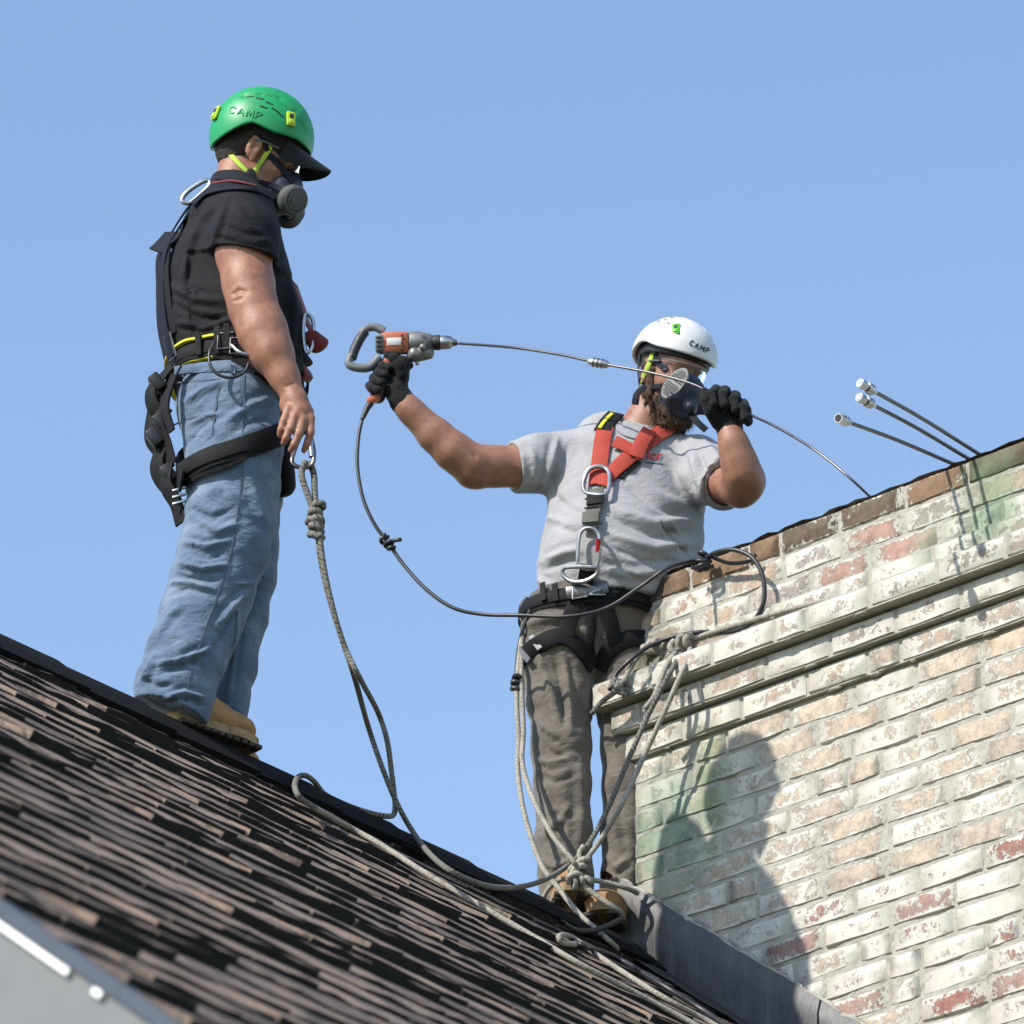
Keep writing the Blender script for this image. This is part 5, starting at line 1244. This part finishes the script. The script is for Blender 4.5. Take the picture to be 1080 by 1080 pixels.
# ================================================================ drill held out by the right glove
D = -.152
ax = nrm(B(480, 361, D-.02)-B(400, 364, D)); axz = nrm(_up - ax*(_up@ax)); axy = np.cross(axz, ax); DX = np.stack([ax, axy, axz])
drill = thing('power_drill', B(430, 385, D), 'orange and grey corded drill held out by the black glove', 'drill')
g = Geo(); c = B(417, 362, D); g.box(c, (.082, .062, .062), DX, .014); hous = g.mk('motor_housing', m_orange, drill)
g = Geo(); g.box(c - axy*.0 + ax*.0 + axy*-.0313 + axz*.004, (.040, .002, .020), DX, .0008); g.mk('sticker', m_label, hous)
for k in range(5):
    g = Geo(); g.box(c + ax*(.022+.0045*(k % 2)) - axy*.0312 + axz*(.020-.010*k), (.005, .003, .005), DX); g.mk('vent_hole', m_blackp, hous, False)
g = Geo(); g.box(B(402, 363, D), (.030, .058, .056), DX, .012); rc = g.mk('rear_cap', m_greyp, drill)
for k in range(4): g = Geo(); g.box(B(401, 363, D) - axy*.0292 + axz*(.018-.012*k), (.016, .003, .005), DX, .001); g.mk('vent_slot', m_blackp, rc, False)
g = Geo(); g.lathe([(-.004, .0), (-.004, .031), (.012, .033), (.030, .030), (.050, .024), (.058, .020), (.058, 0)], B(434, 362, D), ax, 24); gb_ = g.mk('gearbox', m_toolgrey, drill)
f = Field(*bounds([B(446, 376, D)], .06), .0028); f.add(eseg(B(437, 374, D), B(452, 373, D), (.026, .022), (.020, .016), axy), .004); f.add(cone(B(446, 366, D-.024), B(446, 366, D-.036), .010, .009), .003); f.disp(lambda p: .002*(vnoise(p*90)-.5)); V, F = f.mesh(); mk('gear_case', V, F, m_toolgrey, drill)
for q in ((447, 355), (449, 361), (440, 384)): g = Geo(); g.lathe([(0, .0), (0, .0055), (.004, .005), (.004, 0)], B(*q, D-.031), -axy, 12); g.mk('screw', m_steel, gb_)
g = Geo(); g.lathe([(0, .0), (0, .020), (.004, .021), (.018, .021), (.020, .018), (.020, 0)], B(457, 361.5, D-.012), ax, 22); g.mk('collar', m_blackp, drill)
g = Geo(); g.lathe([(0, .0), (0, .019), (.006, .0195), (.022, .0185), (.028, .0165), (.034, .010), (.034, 0)], B(465, 361.5, D-.014), ax, 22); ch = g.mk('chuck', m_steel, drill)
g = Geo(); g.lathe([(0, .0), (0, .0100), (.010, .0080), (.010, 0)], B(478, 361.5, D-.018), ax, 14); g.mk('chuck_jaws', m_darksteel, ch)
hd = [B(x, y, D) for x, y in ((405, 349), (395, 345), (386, 347), (380, 355), (371, 374), (368, 384), (378, 388), (390, 387), (400, 377))]
g = Geo(); g.tube(spline(hd, .004), np.interp(np.linspace(0, 1, len(spline(hd, .004))), [0, .3, .6, 1], [.0125, .011, .0115, .0125]), 12); hnd = g.mk('rear_handle', m_greyp, drill)
g = Geo(); g.tube(spline([B(x, y, D) for x, y in ((385, 350), (380, 357), (374, 369), (371, 378))], .004), .0135, 12); g.mk('handle_grip', m_blackp, hnd)
f = Field(*bounds([B(413, 380, D), B(396, 425, D)], .045), .0028); f.add(eseg(B(414, 376, D), B(398, 419, D), (.024, .018), (.021, .017), ax), .004); V, F = f.mesh(); grip = mk('grip', V, F, m_blackp, drill)
g = Geo(); g.box(B(412, 382, D)-axy*.002, (.034, .037, .030), np.stack([nrm(ax+axz*.35), axy, nrm(axz-ax*.35)]), .008); g.mk('grip_collar', m_orange, drill)
g = Geo(); g.box(B(394.5, 421, D), (.040, .036, .022), np.stack([nrm(ax+axz*.30), axy, nrm(axz-ax*.30)]), .008); g.mk('grip_foot', m_orange, drill)
g = Geo(); g.tube([B(391, 425, D), B(387, 431, D), B(384, 438, D), B(382, 442, D)], [.010, .0085, .007, .0055], 12); g.mk('cord_boot', m_blackp, drill)
g = Geo(); g.box(B(405, 386, D)-ax*.022, (.012, .014, .028), np.stack([nrm(ax+axz*.35), axy, nrm(axz-ax*.35)]), .004); g.mk('trigger', m_blackp, drill)

# ================================================================ flexible rod from the chuck to the chimney
rod = thing('flexible_rod', B(632, 383, -.22), 'long bent steel rod running from the drill through the glove to the chimney', 'rod')
ye = facept(921, 527, -.12)
rp = [B(481, 362, D-.02), B(540, 366.5, -.18), B(590, 374, -.21), B(632, 383, -.24), B(690, 394, -.30), B(735, 407, -.345), B(766, 426, -.367), B(790, 437, -.37), P(820, 451, (Y2-.36)*.75+ye[1]*.25), P(860, 475, (Y2-.36)*.4+ye[1]*.6), P(895, 503, ye[1]-.02), ye, ye+nrm(ye-P(895, 503, ye[1]-.02))*.12]
rope('rod', rp, .0037, m_darksteel, rod, .01, 8)
cx = nrm(B(643, 385, -.245)-B(620, 381, -.235)); g = Geo(); g.lathe([(-.030, .005), (-.026, .009), (-.012, .0125), (.014, .0125), (.026, .010), (.032, .005)], B(631, 383, -.24), cx, 14); cp = g.mk('coupler', m_steel, rod)
for t in (-.012, .0, .012): g = Geo(); g.lathe([(t-.002, .0), (t-.002, .0135), (t+.002, .0135), (t+.002, 0)], B(631, 383, -.24), cx, 14); g.mk('coupler_ring', m_darksteel, cp)

# ================================================================ three rods standing in the chimney top
def chrod(name, tip_px, sh_px, base_px, label, open_end):
    S_h = facept(*sh_px); best = min(np.linspace(.2, 1.2, 400), key=lambda t: abs(proj(S_h+SUN_TO*t)[0]-tip_px[0])); Tp = S_h + SUN_TO*best
    tip = P(tip_px[0], tip_px[1], Tp[1]); base = facept(base_px[0], base_px[1], -.05); d = nrm(base-tip)
    o = thing(name, base, label, 'rod', 'rods standing in the chimney top')
    bend = nrm(np.cross(d, [0, 1, .2]))*.004
    rope('shaft', [tip+d*.05, (tip+base)/2+bend, base, base+d*.15], .0052, m_darksteel, o, .012, 8)
    g = Geo(); g.lathe([(0, .0095), (0, .0130), (.004, .0140), (.034, .0140), (.042, .0120), (.056, .0070)] if open_end else [(.0, .0), (.0, .0125), (.020, .0125), (.020, .0105), (.028, .0105), (.028, .0145), (.050, .0145), (.056, .0110), (.068, .0065)], tip, d, 18)
    e = g.mk('end_fitting', m_steel, o)
    if open_end: g = Geo(); g.lathe([(.0005, 0), (.0005, .0098), (.004, .0098), (.004, 0)], tip-d*.0008, d, 16); g.mk('socket', m_blackp, e)
    else: g = Geo(); g.lathe([(-.0015, 0), (-.0015, .0110), (.004, .0118), (.004, 0)], tip, d, 16); g.mk('end_cap', m_alu, e); g = Geo(); g.lathe([(.029, 0), (.029, .0150), (.034, .0150), (.034, 0)], tip, d, 6); g.mk('collar', m_darksteel, e)
chrod('chimney_rod', (884, 441), (1040, 611), (1007, 490), 'lowest rod in the chimney top, with an open socket end', True)
chrod('chimney_rod', (906, 419), (1042, 570), (1022, 484), 'middle rod of the three in the chimney top, bright capped end', False)
chrod('chimney_rod', (907, 404), (1060, 580), (1036, 481), 'topmost rod of the three in the chimney top, bright capped end', False)

# ================================================================ ropes and cables
def Rg(x, y, off=-.05): return P(x, y, ridge_at(x)[1]+off)
def knot(parent, c, r, m, size=1.0, ax=(0, 0, 1), seed=0):
    """a hitched lump of rope: a few tight turns about the strand"""
    q = random.Random(seed); ax = nrm(ax); x = nrm(np.cross(ax, [.3, 1, .2])); y = np.cross(ax, x); pts = []
    for k in range(26):
        t = k/25; a = t*2*math.pi*2.6; rad = (.0135+.004*math.sin(a*1.7+seed))*size
        pts.append(c + (x*math.cos(a)+y*math.sin(a))*rad + ax*((t-.5)*.052*size+.010*size*math.sin(a*.9+seed)))
    rope('knot', pts, r, m, parent, .004, 9)
# lanyard of the first worker
lan = thing('lanyard_rope', A(333, 550, -.12), 'grey flecked lanyard rope hanging from the black-shirted worker down to the ridge', 'rope')
g = Geo(); g.tube(spline([A(x, y, -.13) for x, y in ((308, 484), (311, 491), (320, 493), (329, 490), (331, 478), (328, 462), (322, 456), (316, 462))], .004, True), .0058, 10, True); g.mk('carabiner', m_darksteel, lan)
g = Geo(); g.tube([A(329, 482, -.13), A(328, 466, -.13)], .0078, 12); g.mk('carabiner_gate', m_steel, lan)
lp = [(322, 487, -.13), (318, 500, -.135), (324, 520, -.13), (331, 540, -.125), (334, 552, -.12)]; rope('loop', [A(*p) for p in lp], .0082, m_ropeg, lan)
lp = [(326, 487, -.12), (331, 500, -.115), (332, 520, -.12), (334, 540, -.125)]; rope('loop', [A(*p) for p in lp], .0082, m_ropeg, lan)
knot(lan, A(333, 545, -.122), .0092, m_ropeg, 1.0, (0.1, 0, 1), 1); knot(lan, A(334, 558, -.122), .0092, m_ropeg, .9, (0.1, 0, 1), 2)
st1 = [A(335, 560, -.12), A(338, 590, -.11), A(347, 630, -.09), A(360, 672, -.06), A(374, 715, -.02), Rg(388, 765, -.02), Rg(404, 812, -.04), Rg(421, 852, -.06), Rg(440, 884, -.12), roofpt(462, 909, .055), roofpt(490, 926, .055), roofpt(524, 936, .06), Rg(560, 933, -.2)]
# second strand: kinks at the ridge, loops over it and runs down the shingles
st2 = [A(337, 562, -.13), A(342, 600, -.12), A(352, 645, -.10), A(364, 683, -.07), A(381, 718, -.04), Rg(398, 750, -.03), Rg(408, 780, -.03), Rg(413, 815, -.03), Rg(416.5, 845, -.03), Rg(416, 857, -.03), Rg(411, 861, -.03), Rg(392, 858, -.02), Rg(365, 849, .02), Rg(343, 838, .02), Rg(331, 824, .0), Rg(322, 818, -.04), Rg(314, 820, -.09), roofpt(311, 830, .065), roofpt(317, 842, .055), roofpt(332, 852, .04), roofpt(362, 869, .015), roofpt(400, 890, .015), roofpt(452, 923, .015), roofpt(508, 956, .015), roofpt(556, 984, .015), roofpt(612, 1017, .015), roofpt(672, 1048, .015), roofpt(735, 1082, .015), roofpt(800, 1120, .015)]
rope('strand', st2[:20], .0070, m_ropeg, lan); rope('strand', st2[19:], .0072, m_rope, lan)
st1 += [B(592, 918, -.24), B(618, 894, -.24), B(641, 853, -.22), facept(662, 803, .16), facept(682, 758, .135), facept(702, 718, .125), facept(712, 700, .085), facept(719, 688, .04)]
rope('strand', st1, .0070, m_ropeg, lan)
# anchor rope round the chimney
anc = thing('anchor_rope', facept(722, 680, .03), 'pale rope tied around the brick chimney with knots at the corner', 'rope')
rope('girth', [facept(x, y, o) for x, y, o in ((690, 684, .03), (706, 678, .03), (722, 677, .028), (745, 669, .034), (790, 655, .038), (840, 641, .040), (900, 626, .040), (960, 609, .040), (1030, 592, .040), (1090, 576, .040), (1130, 566, .040))], .0070, m_rope, anc)
knot(anc, facept(721, 679, .036), .009, m_rope, 1.15, U_, 3); knot(anc, facept(690, 682, .036), .009, m_rope, .9, U_, 4)
rope('girth', [facept(690, 682, .034), facept(676, 689, .05), facept(667, 701, .085), facept(656, 722, .10), facept(650, 728, .10)], .0070, m_rope, anc)
knot(anc, facept(655, 724, .10), .0088, m_ropeg, .85, U_+Z_*-.8, 5)
rope('tail', [facept(655, 726, .10), facept(643, 734, .11), facept(632, 743, .11), facept(624, 753, .11)], .0070, m_ropeg, anc)
rope('strand', [facept(728, 684, .04), facept(723, 700, .08), facept(716, 716, .12), facept(698, 757, .135), facept(678, 800, .14), facept(657, 846, .20), B(634, 885, -.24), B(612, 914, -.25)], .0070, m_rope, anc)
rope('strand', [facept(716, 684, .04), facept(704, 700, .09), facept(695, 722, .125), facept(690, 735, .13), facept(680, 748, .13)], .0075, m_rope, anc)
knot(anc, B(609, 920, -.25), .0092, m_rope, 1.15, (.2, 0, 1), 6); knot(anc, B(611, 930, -.25), .0072, m_rope, .8, (.8, 0, .3), 7)
rope('strand', [B(615, 926, -.25), B(640, 931, -.22), facept(662, 937, .12), facept(672, 942, .05)], .0070, m_rope, anc)
rope('strand', [B(612, 930, -.25), B(628, 944, -.25), B(646, 956, -.25), B(656, 962, -.24)], .0070, m_rope, anc)
rope('strand', [B(606, 926, -.25), B(590, 928, -.24), B(578, 938, -.22), B(572, 950, -.2)], .006, m_rope, anc)
rope('strand', [B(613, 916, -.25), B(611, 900, -.25), B(616, 892, -.25)], .007, m_rope, anc)
# hip rope of the second worker
hip = thing('hip_rope', B(548, 700, -.06), 'pale doubled rope hanging from the grey-shirted worker hip beside his leg', 'rope')
HO = lambda x, y, d: B(x, y, d)
rope('strand', [HO(551, 668, -.06), HO(547, 700, -.08), HO(545, 740, -.09), HO(547, 780, -.10), HO(546, 812, -.12), HO(553, 858, -.17), HO(570, 910, -.22), HO(590, 938, -.26), HO(612, 965, -.3), roofpt(640, 990, .03), roofpt(654, 1003, .015)], .0070, m_rope, hip)
rope('strand', [HO(550, 680, -.07), HO(550, 720, -.09), HO(552, 770, -.10), HO(551, 806, -.13), HO(562, 842, -.19), HO(582, 880, -.25), HO(604, 908, -.28), B(610, 917, -.25)], .0070, m_rope, hip)
knot(hip, HO(545, 722, -.085), .0075, m_cable, .7, (0, 0, 1), 8)
# loose rope lying down the shingles by the flashing
lo_ = thing('loose_rope', roofpt(600, 988, .01), 'short pale rope lying on the shingles below the second worker boots', 'rope')
rope('strand', [roofpt(606, 996, .02), roofpt(592, 994, .02), roofpt(590, 987, .03), roofpt(602, 988, .02), roofpt(622, 1002, .015), roofpt(655, 1024, .014), roofpt(700, 1052, .014), roofpt(745, 1076, .014), roofpt(800, 1108, .014)], .0070, m_rope, lo_)
# drill cord
cord = thing('drill_cord', B(410, 572, -.16), 'black drill power cord drooping from the grip across to the chimney', 'cord')
cp_ = [B(382, 442, D), B(378, 462, D), B(377, 492, D), B(383, 526, D), B(395, 553, D), B(409, 572, D), B(426, 596, -.16), B(450, 622, -.18), B(478, 641, -.2), B(510, 648, -.22), B(550, 649, -.26), B(600, 650, -.30), B(640, 641, -.31), B(675, 619, -.33), B(705, 599, -.35), facept(738, 590, .04), facept(744, 588, .05)]
rope('cable', cp_, .0052, m_cable, cord)
knot(cord, B(410, 574, D), .0055, m_cable, .75, (.5, 0, -.8), 9)
rope('cable_tail', [B(409, 572, D), B(416, 570, D-.01), B(423, 569, D-.02)], .0055, m_cable, cord); rope('cable_tail', [B(409, 575, D), B(406, 567, D-.01), B(405, 563, D-.02)], .0055, m_cable, cord)
knot(cord, facept(742, 591, .05), .0065, m_cable, 1.0, (.3, .2, 1), 10); knot(cord, facept(741, 597, .045), .006, m_cable, .8, (.9, -.6, .2), 11)
rope('cable', [facept(745, 588, .05), facept(757, 582, .07), facept(775, 580, .07), facept(793, 588, .06), facept(804, 606, .05), facept(806, 632, .04), facept(797, 652, .035), facept(782, 663, .03), facept(760, 667, .03), facept(735, 667, .03), facept(706, 673, .04), facept(682, 683, .07), facept(664, 697, .10), facept(650, 711, .11), facept(643, 728, .12)], .0062, m_cable, cord)
rope('cable', [facept(752, 588, .045), facept(770, 594, .035), facept(790, 592, .035), facept(797, 585, .03)], .0055, m_cable, cord)
rope('cable', [facept(642, 772, .0), facept(645, 800, -.01), facept(653, 838, -.02), facept(664, 868, -.03), facept(672, 886, -.04)], .0058, m_cable, cord)
rc2 = thing('roof_cord', roofpt(600, 975, .02), 'black cord lying along the ridge at the second worker boots', 'cord')
rope('cable', [Rg(561, 963, -.14), Rg(572, 962, -.14), Rg(588, 969, -.15), Rg(605, 980, -.17), Rg(622, 982, -.18), Rg(640, 977, -.18), Rg(656, 969, -.16)], .0075, m_cable, rc2)
rope('cable', [Rg(562, 964, -.15), Rg(585, 980, -.18), roofpt(612, 996, .02), roofpt(650, 1010, .02), roofpt(700, 1040, .025), roofpt(745, 1068, .022), roofpt(790, 1100, .02)], .0075, m_cable, rc2)
